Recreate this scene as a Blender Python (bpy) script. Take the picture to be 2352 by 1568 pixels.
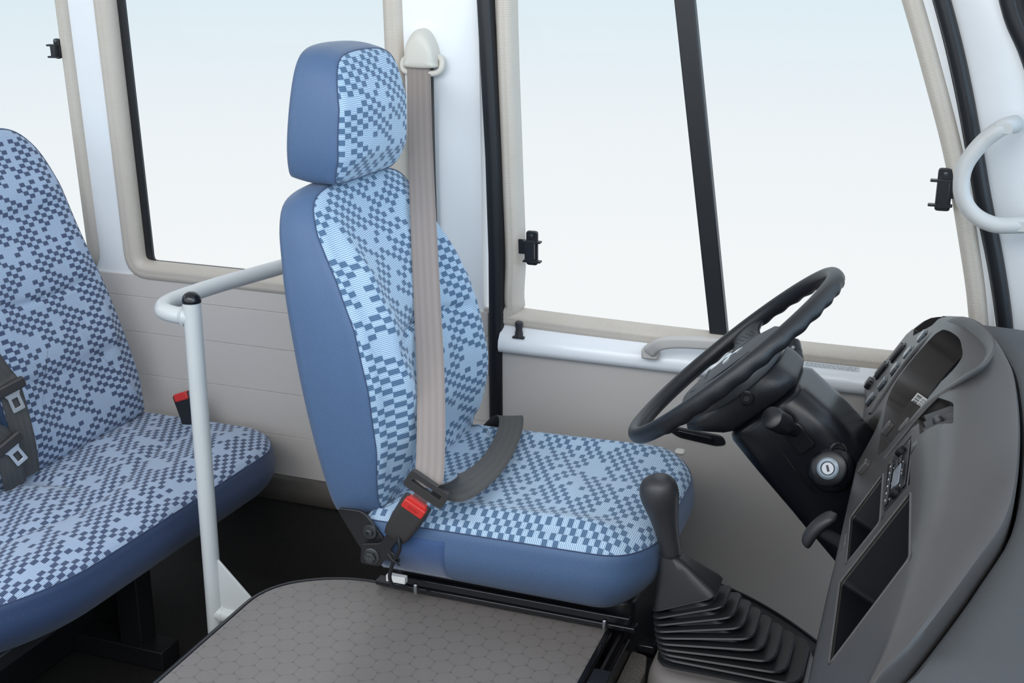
import bpy, bmesh, math, random
from mathutils import Vector, Matrix
from math import sin, cos, pi, radians, sqrt, atan2
V = Vector
SC = bpy.context.scene
COL = SC.collection
for o in list(bpy.data.objects): bpy.data.objects.remove(o, do_unlink=True)

# ------------------------------------------------------------ camera
cam_d = bpy.data.cameras.new('camera'); cam = bpy.data.objects.new('camera', cam_d); COL.objects.link(cam)
cam_d.sensor_width = 36.0; cam_d.lens = 2770.0 / 2352.0 * 36.0; cam_d.clip_start = 0.02
yaw, pit, rol = radians(19.8), radians(17.3), radians(0.4)
Fw = V((-sin(yaw) * cos(pit), cos(yaw) * cos(pit), -sin(pit)))
R0 = V((cos(yaw), sin(yaw), 0)); U0 = R0.cross(Fw)
Rr = R0 * cos(rol) + U0 * sin(rol); Ur = -R0 * sin(rol) + U0 * cos(rol)
m = Matrix((Rr, Ur, -Fw)).transposed().to_4x4(); m.translation = V((0, 0, 1.31))
cam.matrix_world = m
SC.camera = cam
SC.view_settings.view_transform = 'Standard'; SC.view_settings.look = 'None'
SC.view_settings.gamma = 1.0; SC.view_settings.use_curve_mapping = False
SC.view_settings.exposure = 0.0

# ------------------------------------------------------------ world: bright studio sky
world = bpy.data.worlds.new('studio'); SC.world = world; world.use_nodes = True
nt = world.node_tree; nt.nodes.clear()
wo = nt.nodes.new('ShaderNodeOutputWorld'); bg = nt.nodes.new('ShaderNodeBackground')
tc = nt.nodes.new('ShaderNodeTexCoord'); sp = nt.nodes.new('ShaderNodeSeparateXYZ')
mr = nt.nodes.new('ShaderNodeMapRange'); cr = nt.nodes.new('ShaderNodeValToRGB')
mr.inputs['From Min'].default_value = -0.5; mr.inputs['From Max'].default_value = 1.0
nt.links.new(tc.outputs['Generated'], sp.inputs[0]); nt.links.new(sp.outputs['Z'], mr.inputs['Value'])
nt.links.new(mr.outputs[0], cr.inputs[0])
e = cr.color_ramp.elements
def zpos(z): return (z + 0.5) / 1.5
e[0].position = 0.0; e[0].color = (.93, .945, .955, 1)
e[1].position = 1.0; e[1].color = (1.0, 1.02, 1.05, 1)
for z, c in ((-.22, (.925, .94, .95)), (-.12, (.87, .905, .94)), (-.02, (.74, .85, .91)), (.12, (.66, .80, .90)), (.5, (.95, 1.0, 1.08))):
    q = e.new(zpos(z)); q.color = (*c, 1)
# world strength raised behind the open side of the cab, as added fill
mr2 = nt.nodes.new('ShaderNodeMapRange'); mr2.inputs['From Min'].default_value = -0.65; mr2.inputs['From Max'].default_value = 0.25
mr2.inputs['To Min'].default_value = 2.2; mr2.inputs['To Max'].default_value = 1.0
nt.links.new(sp.outputs['Y'], mr2.inputs['Value'])
# a cooler, brighter part of the studio ahead of the windscreen
mx_ = nt.nodes.new('ShaderNodeMapRange'); mx_.inputs['From Min'].default_value = 0.35; mx_.inputs['From Max'].default_value = 0.85
nt.links.new(sp.outputs['X'], mx_.inputs['Value'])
cm_ = nt.nodes.new('ShaderNodeMix'); cm_.data_type = 'RGBA'; cm_.blend_type = 'MULTIPLY'
nt.links.new(mx_.outputs[0], cm_.inputs[0]); nt.links.new(cr.outputs[0], cm_.inputs[6]); cm_.inputs[7].default_value = (1.15, 1.38, 1.6, 1)
nt.links.new(cm_.outputs[2], bg.inputs['Color'])
nt.links.new(mr2.outputs[0], bg.inputs['Strength'])
nt.links.new(bg.outputs[0], wo.inputs[0])
# added fill light, unseen under the ceiling, brightening the side wall and pillars
ld = bpy.data.lights.new('fill_light', 'AREA'); ld.shape = 'RECTANGLE'; ld.size = 2.8; ld.size_y = .8; ld.energy = 22; ld.spread = radians(150); ld.color = (1, .985, .97)
lo = bpy.data.objects.new('fill_light', ld); COL.objects.link(lo); lo.location = (-.5, .45, 1.88)
lo.rotation_euler = (V((-.6, 2.2, 1.22)) - V(lo.location)).to_track_quat('-Z', 'Y').to_euler()

# ------------------------------------------------------------ shader helpers
class N:
    """tiny expression wrapper over math nodes"""
    def __init__(s, t, sock): s.t = t; s.s = sock
    def _op(s, op, *a):
        n = s.t.nodes.new('ShaderNodeMath'); n.operation = op
        for i, x in enumerate((s,) + a):
            if isinstance(x, N): s.t.links.new(x.s, n.inputs[i])
            else: n.inputs[i].default_value = x
        return N(s.t, n.outputs[0])
    def __add__(s, o): return s._op('ADD', o)
    def __sub__(s, o): return s._op('SUBTRACT', o)
    def __mul__(s, o): return s._op('MULTIPLY', o)
    def __truediv__(s, o): return s._op('DIVIDE', o)
    def lt(s, o): return s._op('LESS_THAN', o)
    def gt(s, o): return s._op('GREATER_THAN', o)
    def floor(s): return s._op('FLOOR')
    def fract(s): return s._op('FRACT')
    def abs(s): return s._op('ABSOLUTE')
    def sin(s): return s._op('SINE')
    def min(s, o): return s._op('MINIMUM', o)
    def max(s, o): return s._op('MAXIMUM', o)
    def fmod(s, o): return s._op('FLOORED_MODULO', o)
    def sstep(s, a, b):
        n = s.t.nodes.new('ShaderNodeMapRange'); n.interpolation_type = 'SMOOTHSTEP'
        s.t.links.new(s.s, n.inputs['Value']); n.inputs['From Min'].default_value = a; n.inputs['From Max'].default_value = b
        return N(s.t, n.outputs[0])
def new_mat(name, col, rough=.5, metal=0, coat=0, spec=.5):
    m_ = bpy.data.materials.new(name); m_.use_nodes = True
    b = m_.node_tree.nodes['Principled BSDF']
    b.inputs['Base Color'].default_value = (*col, 1); b.inputs['Roughness'].default_value = rough
    b.inputs['Metallic'].default_value = metal; b.inputs['Coat Weight'].default_value = coat
    b.inputs['Specular IOR Level'].default_value = spec
    return m_, m_.node_tree, b
def bump(t, b, h, strength=.3, dist=.001):
    n = t.nodes.new('ShaderNodeBump'); n.inputs['Strength'].default_value = strength; n.inputs['Distance'].default_value = dist
    t.links.new(h.s if isinstance(h, N) else h, n.inputs['Height']); t.links.new(n.outputs[0], b.inputs['Normal'])
def mixc(t, f, a, c):
    n = t.nodes.new('ShaderNodeMix'); n.data_type = 'RGBA'
    if isinstance(f, N): t.links.new(f.s, n.inputs[0])
    else: n.inputs[0].default_value = f
    for k, x in ((6, a), (7, c)):
        if isinstance(x, tuple): n.inputs[k].default_value = (*x, 1)
        else: t.links.new(x, n.inputs[k])
    return n.outputs[2]
def uvxy(t):
    c = t.nodes.new('ShaderNodeUVMap'); c.uv_map = 'uv'
    s = t.nodes.new('ShaderNodeSeparateXYZ'); t.links.new(c.outputs[0], s.inputs[0])
    return N(t, s.outputs[0]), N(t, s.outputs[1])
def objn(t, scale, detail=2, kind='Object'):
    c = t.nodes.new('ShaderNodeTexCoord'); n = t.nodes.new('ShaderNodeTexNoise')
    n.inputs['Scale'].default_value = scale; n.inputs['Detail'].default_value = detail
    t.links.new(c.outputs[kind], n.inputs['Vector']); return N(t, n.outputs[0])
def grain(name, col, rough, scale=900, strength=.15, coat=0, var=.08, metal=0, spec=.5):
    m_, t, b = new_mat(name, col, rough, metal, coat, spec)
    g = objn(t, scale, 3); bump(t, b, g, strength, .0006)
    v = objn(t, 9, 3)
    dk = tuple(c * (1 - var) for c in col); lt = tuple(min(1, c * (1 + var)) for c in col)
    t.links.new(mixc(t, v, dk, lt), b.inputs['Base Color'])
    return m_
M = {}
M['white'] = grain('white_paint', (.86, .88, .90), .28, 60, .02, .3, .02)
M['rail'] = grain('rail_paint', (.62, .64, .635), .3, 200, .04, .25, .03)
M['cream'] = grain('cream_plastic', (.66, .63, .56), .4, 900, .08)
M['greyhandle'] = grain('light_grey_plastic', (.56, .56, .55), .42, 900, .1)
M['beigehandle'] = grain('beige_plastic', (.55, .52, .49), .42, 900, .1)
M['black'] = grain('black_plastic', (.014, .015, .018), .34, 700, .12)
M['blackgloss'] = grain('black_gloss', (.01, .01, .012), .12, 700, .02)
M['rubber'] = grain('black_rubber', (.009, .010, .013), .42, 500, .15)
M['column'] = grain('column_plastic', (.005, .006, .009), .25, 1200, .12, spec=.4)
M['wheel'] = grain('wheel_leather_grain', (.013, .014, .017), .40, 420, .5)
M['dash'] = grain('dash_plastic', (.060, .055, .053), .38, 1100, .14)
M['pad'] = grain('dash_pad_grain', (.062, .065, .069), .6, 420, .6)
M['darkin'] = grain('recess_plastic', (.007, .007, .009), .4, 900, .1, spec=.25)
M['switch'] = grain('switch_plastic', (.085, .10, .115), .22, 900, .05)
M['shift'] = grain('shifter_plastic', (.036, .036, .039), .42, 500, .25)
M['boot'] = grain('boot_rubber', (.019, .020, .022), .42, 300, .1)
M['console'] = grain('console_plastic', (.17, .155, .145), .5, 700, .2)
M['steel'] = grain('zinc_steel', (.30, .30, .31), .3, 300, .1, metal=1)
M['darksteel'] = grain('dark_steel', (.10, .105, .11), .35, 300, .1, metal=.8)
M['frameblack'] = grain('painted_frame', (.016, .016, .018), .3, 300, .08)
M['bucklegrey'] = grain('buckle_plastic', (.040, .038, .038), .45, 900, .12)
M['red'] = grain('red_button', (.62, .035, .03), .35, 900, .05)
M['silver'] = grain('silver_ring', (.22, .26, .30), .38, 300, .05, metal=.5)
M['tonguemetal'] = grain('tongue_steel', (.70, .74, .78), .28, 300, .05, metal=.6)
M['chrome'] = grain('chrome', (.8, .85, .88), .1, 300, .0, metal=1)
M['mark'] = grain('white_print', (.75, .76, .77), .5, 300, 0)
M['greyprint'] = grain('grey_print', (.30, .32, .34), .5, 300, 0)
M['darkprint'] = grain('dark_print', (.12, .12, .13), .5, 300, 0)
M['redprint'] = grain('engraved_red', (.38, .02, .018), .5, 300, 0)
M['paper'] = grain('paper_label', (.82, .82, .80), .6, 300, 0)
M['clearlabel'] = grain('grey_label', (.62, .65, .67), .4, 300, 0)
M['screen'] = grain('radio_display', (.26, .28, .31), .15, 300, 0)
M['skirt'] = grain('skirting_plastic', (.085, .075, .066), .45, 400, .15)
M['sill'] = grain('sill_rubber', (.045, .042, .038), .55, 500, .3)

def panel_mat():
    m_, t, b = new_mat('side_panel_beige', (.62, .575, .54), .55)
    c = t.nodes.new('ShaderNodeTexCoord'); s = t.nodes.new('ShaderNodeSeparateXYZ'); t.links.new(c.outputs['Object'], s.inputs[0])
    z = N(t, s.outputs[2]); g = objn(t, 900, 2)
    r = (z * 900.0).sin() * .3 + g * .7
    bump(t, b, r, .12, .0006); return m_
M['panel'] = panel_mat()
def doorpanel_mat():
    m_, t, b = new_mat('door_trim_beige', (.60, .56, .525), .55)
    bump(t, b, objn(t, 1100, 3), .12, .0006); return m_
M['doorpanel'] = doorpanel_mat()
def gasket_mat():
    m_, t, b = new_mat('gasket_beige', (.56, .50, .43), .5)
    u, v = uvxy(t)
    r = (u * 1500.0).sin(); lon = (v * 6.2832 * 3).sin()
    bump(t, b, r * .5 + lon * .4, .18, .0008)
    k = (r * .5 + .5)
    n2 = objn(t, 18, 2)
    t.links.new(mixc(t, k * .35 + n2 * .4, (.61, .555, .49), (.50, .44, .37)), b.inputs['Base Color'])
    return m_
M['gasket'] = gasket_mat()
def vinyl_mat(name, col, velvet=False):
    m_, t, b = new_mat(name, col, .48 if not velvet else .8, spec=.4)
    u, v = uvxy(t)
    row = (v / .0022).floor()
    fx = ((u / .005) + row * .5).fract(); fy = (v / .0022).fract()
    d = ((fx - .5).abs() * 1.1).max((fy - .5).abs())
    dash = d.sstep(.36, .22)
    bump(t, b, dash, .45 if not velvet else .05, .0005)
    lt = tuple(min(1, c * 1.35 + .012) for c in col)
    t.links.new(mixc(t, dash * (.55 if not velvet else 0.0), col, lt), b.inputs['Base Color'])
    b.inputs['Sheen Weight'].default_value = .15 if not velvet else .5
    return m_
M['vinyl'] = vinyl_mat('blue_vinyl', (.066, .122, .232))
M['velvet'] = vinyl_mat('blue_backing_cloth', (.038, .085, .21), True)
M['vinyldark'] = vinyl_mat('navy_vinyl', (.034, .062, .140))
def fabric_mat(name, lo1, lo2, dk1, dk2, W=.0148, H=.0092):
    m_, t, b = new_mat(name, lo1, .75, spec=.2)
    u, v = uvxy(t)
    U = u / W; c = U.floor()
    Vv = v / H + c * .88
    r = Vv.floor()
    cm = t.nodes.new('ShaderNodeCombineXYZ'); t.links.new(c.s, cm.inputs[0]); t.links.new(r.s, cm.inputs[1])
    wn = t.nodes.new('ShaderNodeTexWhiteNoise'); wn.noise_dimensions = '2D'; t.links.new(cm.outputs[0], wn.inputs['Vector'])
    cm2 = t.nodes.new('ShaderNodeCombineXYZ'); t.links.new((c * .31).s, cm2.inputs[0]); t.links.new(((r - c * .88) * .19).s, cm2.inputs[1])
    ns = t.nodes.new('ShaderNodeTexNoise'); ns.inputs['Scale'].default_value = 1.0; ns.inputs['Detail'].default_value = 1
    t.links.new(cm2.outputs[0], ns.inputs['Vector'])
    keep = (N(t, wn.outputs['Value']) * .34 + N(t, ns.outputs[0])).gt(.565)
    par = r.fmod(2.0).lt(.5)
    dark = par * keep
    st = ((Vv.fract() * 3.0).fract() - .5).abs().sstep(.12, .34)
    light = mixc(t, st, lo1, lo2); dk = mixc(t, st, dk1, dk2)
    t.links.new(mixc(t, dark, light, dk), b.inputs['Base Color'])
    bump(t, b, st * .6 + objn(t, 2500, 1) * .4, .35, .0004)
    b.inputs['Sheen Weight'].default_value = .2
    return m_
M['fabric'] = fabric_mat('checked_seat_cloth', (.19, .33, .51), (.57, .69, .80), (.060, .115, .205), (.115, .205, .33))
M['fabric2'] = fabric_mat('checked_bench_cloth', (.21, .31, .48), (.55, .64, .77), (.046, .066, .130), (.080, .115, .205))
def belt_mat(name, col):
    m_, t, b = new_mat(name, col, .6, spec=.35)
    u, v = uvxy(t)
    tw = ((u * 900.0) + (v * 1800.0)).sin()
    band = (v * 6.2832 / .0115).sin()
    edge = (v.abs()).gt(.0195)
    ck = ((u * 2600.0).sin() * (v * 5200.0).sin()).gt(0.0) * edge
    lt = tuple(min(1, c * 1.04) for c in col); dk = tuple(c * .92 for c in col)
    base = mixc(t, band * .5 + .5, dk, lt)
    t.links.new(mixc(t, ck * .5, base, tuple(c * .45 for c in col)), b.inputs['Base Color'])
    bump(t, b, tw * .6 + band * .3, .06, .0004); return m_
M['belt'] = belt_mat('taupe_webbing', (.30, .255, .235))
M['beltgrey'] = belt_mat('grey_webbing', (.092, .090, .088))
def tread_mat(name, col, line, rough, spec_var=.12):
    m_, t, b = new_mat(name, col, rough)
    c_ = t.nodes.new('ShaderNodeTexCoord'); s_ = t.nodes.new('ShaderNodeSeparateXYZ'); t.links.new(c_.outputs['Object'], s_.inputs[0])
    X = N(t, s_.outputs[0]); Y = N(t, s_.outputs[1]); Z = N(t, s_.outputs[2])
    Y = Y - Z
    px = X / .034; py = Y / .034
    ax = px.fmod(1.0) - .5; ay = py.fmod(1.732) - .866
    bx = (px - .5).fmod(1.0) - .5; by = (py - .866).fmod(1.732) - .866
    sel = (ax * ax + ay * ay)._op('LESS_THAN', bx * bx + by * by); inv = sel * -1.0 + 1.0
    gx = (ax * sel + bx * inv).abs(); gy = (ay * sel + by * inv).abs()
    dd = gx.max(gx * .5 + gy * .866)
    node = (gx * gx + gy * gy).gt(.262)
    dotp = (gx * gx + gy * gy).gt(.300)
    ln = (dd.gt(.482) * .7).max(node * dd.gt(.455)).max(dotp)
    nz = objn(t, 5, 4)
    base = mixc(t, nz, tuple(c * (1 - spec_var) for c in col), tuple(c * (1 + spec_var) for c in col))
    t.links.new(mixc(t, ln * .55, base, line), b.inputs['Base Color'])
    bump(t, b, ln * -1.0 + objn(t, 700, 2) * .15, .5, .0008)
    rr = objn(t, 12, 3) * .14 + (rough - .07)
    t.links.new(rr.s, b.inputs['Roughness'])
    return m_
M['tread'] = tread_mat('grey_tread_vinyl', (.185, .168, .158), (.085, .078, .074), .36)
M['floor'] = tread_mat('dark_tread_vinyl', (.034, .032, .031), (.014, .013, .013), .42)
def carpet_mat():
    m_, t, b = new_mat('speckled_carpet', (.12, .11, .10), .9)
    n = objn(t, 900, 2); k = n.sstep(.55, .72)
    t.links.new(mixc(t, k, (.085, .075, .068), (.30, .27, .24)), b.inputs['Base Color'])
    bump(t, b, n, .8, .002); return m_
M['carpet'] = carpet_mat()
def glass_mat():
    m_ = bpy.data.materials.new('window_glass'); m_.use_nodes = True; t = m_.node_tree; t.nodes.clear()
    o_ = t.nodes.new('ShaderNodeOutputMaterial'); mx = t.nodes.new('ShaderNodeMixShader'); fr = t.nodes.new('ShaderNodeFresnel')
    fr.inputs[0].default_value = 1.12
    tr = t.nodes.new('ShaderNodeBsdfTransparent'); tr.inputs[0].default_value = (.985, .995, .995, 1)
    gl = t.nodes.new('ShaderNodeBsdfGlossy'); gl.inputs['Roughness'].default_value = .02
    t.links.new(fr.outputs[0], mx.inputs[0]); t.links.new(tr.outputs[0], mx.inputs[1]); t.links.new(gl.outputs[0], mx.inputs[2])
    t.links.new(mx.outputs[0], o_.inputs[0]); return m_
M['glass'] = glass_mat()

# ------------------------------------------------------------ object helpers
def root_origin(o):
    while o.parent: o = o.parent
    return V(o.location)
def empty(name, loc, label, cat, group=None):
    o = bpy.data.objects.new(name, None); COL.objects.link(o); o.location = loc; o.empty_display_size = .05
    o['label'] = label; o['category'] = cat
    if group: o['group'] = group
    return o
def link_mesh(name, me, mat, parent=None, smooth=True):
    o = bpy.data.objects.new(name, me); COL.objects.link(o)
    if mat: me.materials.append(M[mat] if isinstance(mat, str) else mat)
    if parent:
        me.transform(Matrix.Translation(-root_origin(parent))); o.parent = parent
    return o
def obj(name, bm, mat, parent=None, smooth=True, bevel=0, seg=2, angle=35, recalc=True):
    if recalc: bmesh.ops.recalc_face_normals(bm, faces=bm.faces)
    me = bpy.data.meshes.new(name); bm.to_mesh(me); bm.free()
    if smooth: me.set_sharp_from_angle(angle=radians(angle)) if hasattr(me, 'set_sharp_from_angle') else None
    for p in me.polygons: p.use_smooth = smooth
    if smooth: me.set_sharp_from_angle(angle=radians(angle))
    o = link_mesh(name, me, mat, parent)
    if bevel:
        b = o.modifiers.new('bevel', 'BEVEL'); b.width = bevel; b.segments = seg; b.limit_method = 'ANGLE'; b.angle_limit = radians(30)
    return o
def struct(o): o['kind'] = 'structure'; return o
def tagm(o, label, cat, group=None):
    o['label'] = label; o['category'] = cat
    if group: o['group'] = group
    # put the origin at the mesh's base
    me = o.data; lo = [min(v.co[i] for v in me.vertices) for i in range(3)]; hi = [max(v.co[i] for v in me.vertices) for i in range(3)]
    p = V(((lo[0] + hi[0]) / 2, (lo[1] + hi[1]) / 2, lo[2])); me.transform(Matrix.Translation(-p)); o.location = p
    return o
def basis(x=None, y=None, z=None):
    z = V(z).normalized(); x = V(x); x = (x - z * x.dot(z)).normalized(); y = z.cross(x)
    return x, y, z
def box(bm, c, s, ax=None):
    c = V(c); X, Y, Z = ax if ax else (V((1, 0, 0)), V((0, 1, 0)), V((0, 0, 1)))
    vs = [bm.verts.new(c + X * (i * s[0] / 2) + Y * (j * s[1] / 2) + Z * (k * s[2] / 2)) for i in (-1, 1) for j in (-1, 1) for k in (-1, 1)]
    for f in ((0, 1, 3, 2), (4, 6, 7, 5), (0, 4, 5, 1), (2, 3, 7, 6), (0, 2, 6, 4), (1, 5, 7, 3)): bm.faces.new([vs[i] for i in f])
def catmull(P, n=8, closed=False):
    P = [V(p) for p in P]; out = []
    N_ = len(P); rng = range(N_ if closed else N_ - 1)
    for i in rng:
        if closed: a, b, c, d = P[(i - 1) % N_], P[i], P[(i + 1) % N_], P[(i + 2) % N_]
        else: a, b, c, d = P[max(i - 1, 0)], P[i], P[i + 1], P[min(i + 2, N_ - 1)]
        for k in range(n):
            t = k / n
            out.append(.5 * ((2 * b) + (c - a) * t + (2 * a - 5 * b + 4 * c - d) * t * t + (3 * b - 3 * c + d - a) * t ** 3))
    if not closed: out.append(P[-1])
    return out
def resample(P, n, closed=False):
    Q = list(P) + ([P[0]] if closed else [])
    L = [0]
    for a, b in zip(Q, Q[1:]): L.append(L[-1] + (b - a).length)
    out = []; j = 0; cnt = n if closed else n - 1
    for i in range(n):
        t = L[-1] * i / cnt
        while j < len(L) - 2 and L[j + 1] < t: j += 1
        d = L[j + 1] - L[j]; out.append(Q[j].lerp(Q[j + 1], (t - L[j]) / d if d > 1e-9 else 0))
    return out
def rounded(pts, r, n=6):
    """2D polygon (closed) with rounded corners; r scalar or list"""
    out = []; N_ = len(pts)
    for i in range(N_):
        p = V(pts[i]); a = V(pts[i - 1]); b = V(pts[(i + 1) % N_]); rr = r[i] if isinstance(r, (list, tuple)) else r
        u = (a - p); w = (b - p); d = min(rr, u.length * .49, w.length * .49); u.normalize(); w.normalize()
        s_, e_ = p + u * d, p + w * d
        for k in range(n + 1):
            t = k / n; out.append(s_ * (1 - t) ** 2 + p * 2 * t * (1 - t) + e_ * t * t)
    return out
def loft(bm, rings, cap=True, closed=True, uvs=None):
    vs = [[bm.verts.new(p) for p in r] for r in rings]; n = len(rings[0])
    for i in range(len(vs) - 1):
        for j in range(n if closed else n - 1):
            k = (j + 1) % n
            try: bm.faces.new((vs[i][j], vs[i][k], vs[i + 1][k], vs[i + 1][j]))
            except ValueError: pass
    if cap:
        bm.faces.new(vs[0]); bm.faces.new(vs[-1])
    return vs
def frames(path, closed=False, up=None):
    n = len(path); T = []
    for i in range(n):
        a = path[(i - 1) % n] if closed or i else path[0]; b = path[(i + 1) % n] if closed or i < n - 1 else path[-1]
        T.append((b - a).normalized())
    F = []
    if up is not None:
        for t in T:
            u = V(up); u = (u - t * u.dot(t)).normalized(); F.append((t, t.cross(u).normalized(), u))
        return F
    u = V((0, 0, 1)) if abs(T[0].z) < .9 else V((1, 0, 0))
    for t in T:
        u = (u - t * u.dot(t)).normalized(); F.append((t, t.cross(u).normalized(), u))
    return F
def sweep(name, path, prof, mat, parent=None, closed=False, up=None, scale=None, smooth=True, angle=50, sub=None):
    """prof: 2D points (side, up) swept along path; uv u = length, v = round the profile"""
    path = [V(p) for p in path]; F = frames(path, closed, up); bm = bmesh.new(); uv = bm.loops.layers.uv.new('uv')
    rings = []
    for i, (p, (t, s_, u)) in enumerate(zip(path, F)):
        k = scale[i] if scale else 1
        rings.append([bm.verts.new(p + s_ * (q[0] * k) + u * (q[1] * k)) for q in prof])
    L = [0]
    for a, b in zip(path, path[1:] + [path[0]]): L.append(L[-1] + (b - a).length)
    n = len(prof); R = range(len(path) if closed else len(path) - 1)
    for i in R:
        i2 = (i + 1) % len(path)
        for j in range(n):
            k = (j + 1) % n
            f = bm.faces.new((rings[i][j], rings[i][k], rings[i2][k], rings[i2][j]))
            for lp, c in zip(f.loops, ((L[i], j / n), (L[i], (j + 1) / n), (L[i + 1], (j + 1) / n), (L[i + 1], j / n))): lp[uv].uv = c
    if not closed: bm.faces.new(rings[0]); bm.faces.new(rings[-1])
    return obj(name, bm, mat, parent, smooth=smooth, angle=angle)
def circ(r, n=16, sx=1, sy=1): return [(r * sx * cos(2 * pi * i / n), r * sy * sin(2 * pi * i / n)) for i in range(n)]
def tube(name, path, r, mat, parent=None, closed=False, n=16, **k): return sweep(name, path, circ(r, n), mat, parent, closed, **k)
def lathe(bm, prof, c, axis, n=28, xdir=(1, 0, 0), sq=None):
    """prof: (radius, height) pairs; sq optionally flattens"""
    z = V(axis).normalized(); x = V(xdir); x = (x - z * x.dot(z)); x = x.normalized() if x.length > 1e-4 else z.orthogonal().normalized(); y = z.cross(x); c = V(c)
    rings = []
    for r, h in prof:
        rings.append([c + z * h + x * (max(r, 1e-5) * cos(2 * pi * i / n)) + y * (max(r, 1e-5) * sin(2 * pi * i / n)) for i in range(n)])
    loft(bm, rings)
def lathe_obj(name, prof, c, axis, mat, parent, n=28, angle=40, xdir=(1, 0, 0)):
    bm = bmesh.new(); lathe(bm, prof, c, axis, n, xdir); return obj(name, bm, mat, parent, angle=angle)
def prism(bm, pts, c, ax, d0, d1):
    """2D outline pts in plane ax[0],ax[1] at c, extruded along ax[2] from d0 to d1"""
    X, Y, Z = ax; c = V(c)
    loft(bm, [[c + X * p[0] + Y * p[1] + Z * d for p in pts] for d in (d0, d1)])
def plate(bm, outer, holes, place, thick):
    """flat plate with holes; place(u, v, d) -> Vector"""
    for d in (0, thick): pass
    b2 = bmesh.new(); loops = []
    for lp in [outer] + holes:
        vs = [b2.verts.new((p[0], p[1], 0)) for p in lp]; loops.append(vs)
        for a, b in zip(vs, vs[1:] + [vs[0]]): b2.edges.new((a, b))
    bmesh.ops.triangle_fill(b2, use_beauty=True, use_dissolve=False, edges=b2.edges[:])
    b2.verts.index_update()
    A = {}
    for d in (0, thick):
        for v in b2.verts: A[(v.index, d)] = bm.verts.new(place(v.co.x, v.co.y, d))
        for f in b2.faces:
            try: bm.faces.new([A[(v.index, d)] for v in f.verts])
            except ValueError: pass
    for vs in loops:
        for a, b in zip(vs, vs[1:] + [vs[0]]):
            bm.faces.new((A[(a.index, 0)], A[(b.index, 0)], A[(b.index, thick)], A[(a.index, thick)]))
    b2.free()
def boolean(o, cutters):
    dg = None
    for bm in cutters:
        bmesh.ops.recalc_face_normals(bm, faces=bm.faces)
        me = bpy.data.meshes.new('cut'); bm.to_mesh(me); bm.free()
        c = bpy.data.objects.new('cut', me); COL.objects.link(c)
        md = o.modifiers.new('b', 'BOOLEAN'); md.operation = 'DIFFERENCE'; md.solver = 'EXACT'; md.use_self = False; md.use_hole_tolerant = True; md.object = c
        bpy.context.view_layer.update(); dg = bpy.context.evaluated_depsgraph_get()
        new = bpy.data.meshes.new_from_object(o.evaluated_get(dg)); o.modifiers.clear(); o.data = new
        bpy.data.objects.remove(c, do_unlink=True)
    for p in o.data.polygons: p.use_smooth = True
    o.data.set_sharp_from_angle(angle=radians(32))
def text_obj(name, s, size, c, ax, mat, parent, depth=.0003):
    cu = bpy.data.curves.new(name, 'FONT'); cu.body = s; cu.size = size; cu.align_x = 'CENTER'; cu.align_y = 'CENTER'; cu.extrude = depth
    t = bpy.data.objects.new('t', cu); COL.objects.link(t); bpy.context.view_layer.update()
    me = bpy.data.meshes.new_from_object(t.evaluated_get(bpy.context.evaluated_depsgraph_get())); bpy.data.objects.remove(t, do_unlink=True)
    X, Y, Z = ax; mm = Matrix((X, Y, Z)).transposed().to_4x4(); mm.translation = V(c); me.transform(mm)
    me.materials.clear()
    return link_mesh(name, me, mat, parent)
def ribbon(name, pts, wdirs, width, mat, parent, th=.0014, n=10, bow=0.0):
    P = catmull(pts, n); D = catmull(wdirs, n); bm = bmesh.new(); uv = bm.loops.layers.uv.new('uv'); L = [0]
    for a, b in zip(P, P[1:]): L.append(L[-1] + (b - a).length)
    K = 8; rows = []
    for i, (p, d) in enumerate(zip(P, D)):
        t = (P[min(i + 1, len(P) - 1)] - P[max(i - 1, 0)]).normalized(); d = (d - t * d.dot(t)).normalized(); nn = t.cross(d).normalized()
        w = width
        row = []
        for s_ in (-1, 1):
            for k in range(K + 1):
                q = (k / K - .5) * s_ * -1
                row.append((bm.verts.new(p + d * (q * w) + nn * (s_ * th / 2 + bow * (1 - 4 * q * q))), q * w))
        rows.append(row)
    m_ = len(rows[0])
    for i in range(len(rows) - 1):
        for j in range(m_):
            k = (j + 1) % m_
            f = bm.faces.new((rows[i][j][0], rows[i][k][0], rows[i + 1][k][0], rows[i + 1][j][0]))
            for lp, c in zip(f.loops, ((L[i], rows[i][j][1]), (L[i], rows[i][k][1]), (L[i + 1], rows[i + 1][k][1]), (L[i + 1], rows[i + 1][j][1]))): lp[uv].uv = c
    bm.faces.new([v[0] for v in rows[0]]); bm.faces.new([v[0] for v in rows[-1]])
    return obj(name, bm, mat, parent, angle=50)

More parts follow.
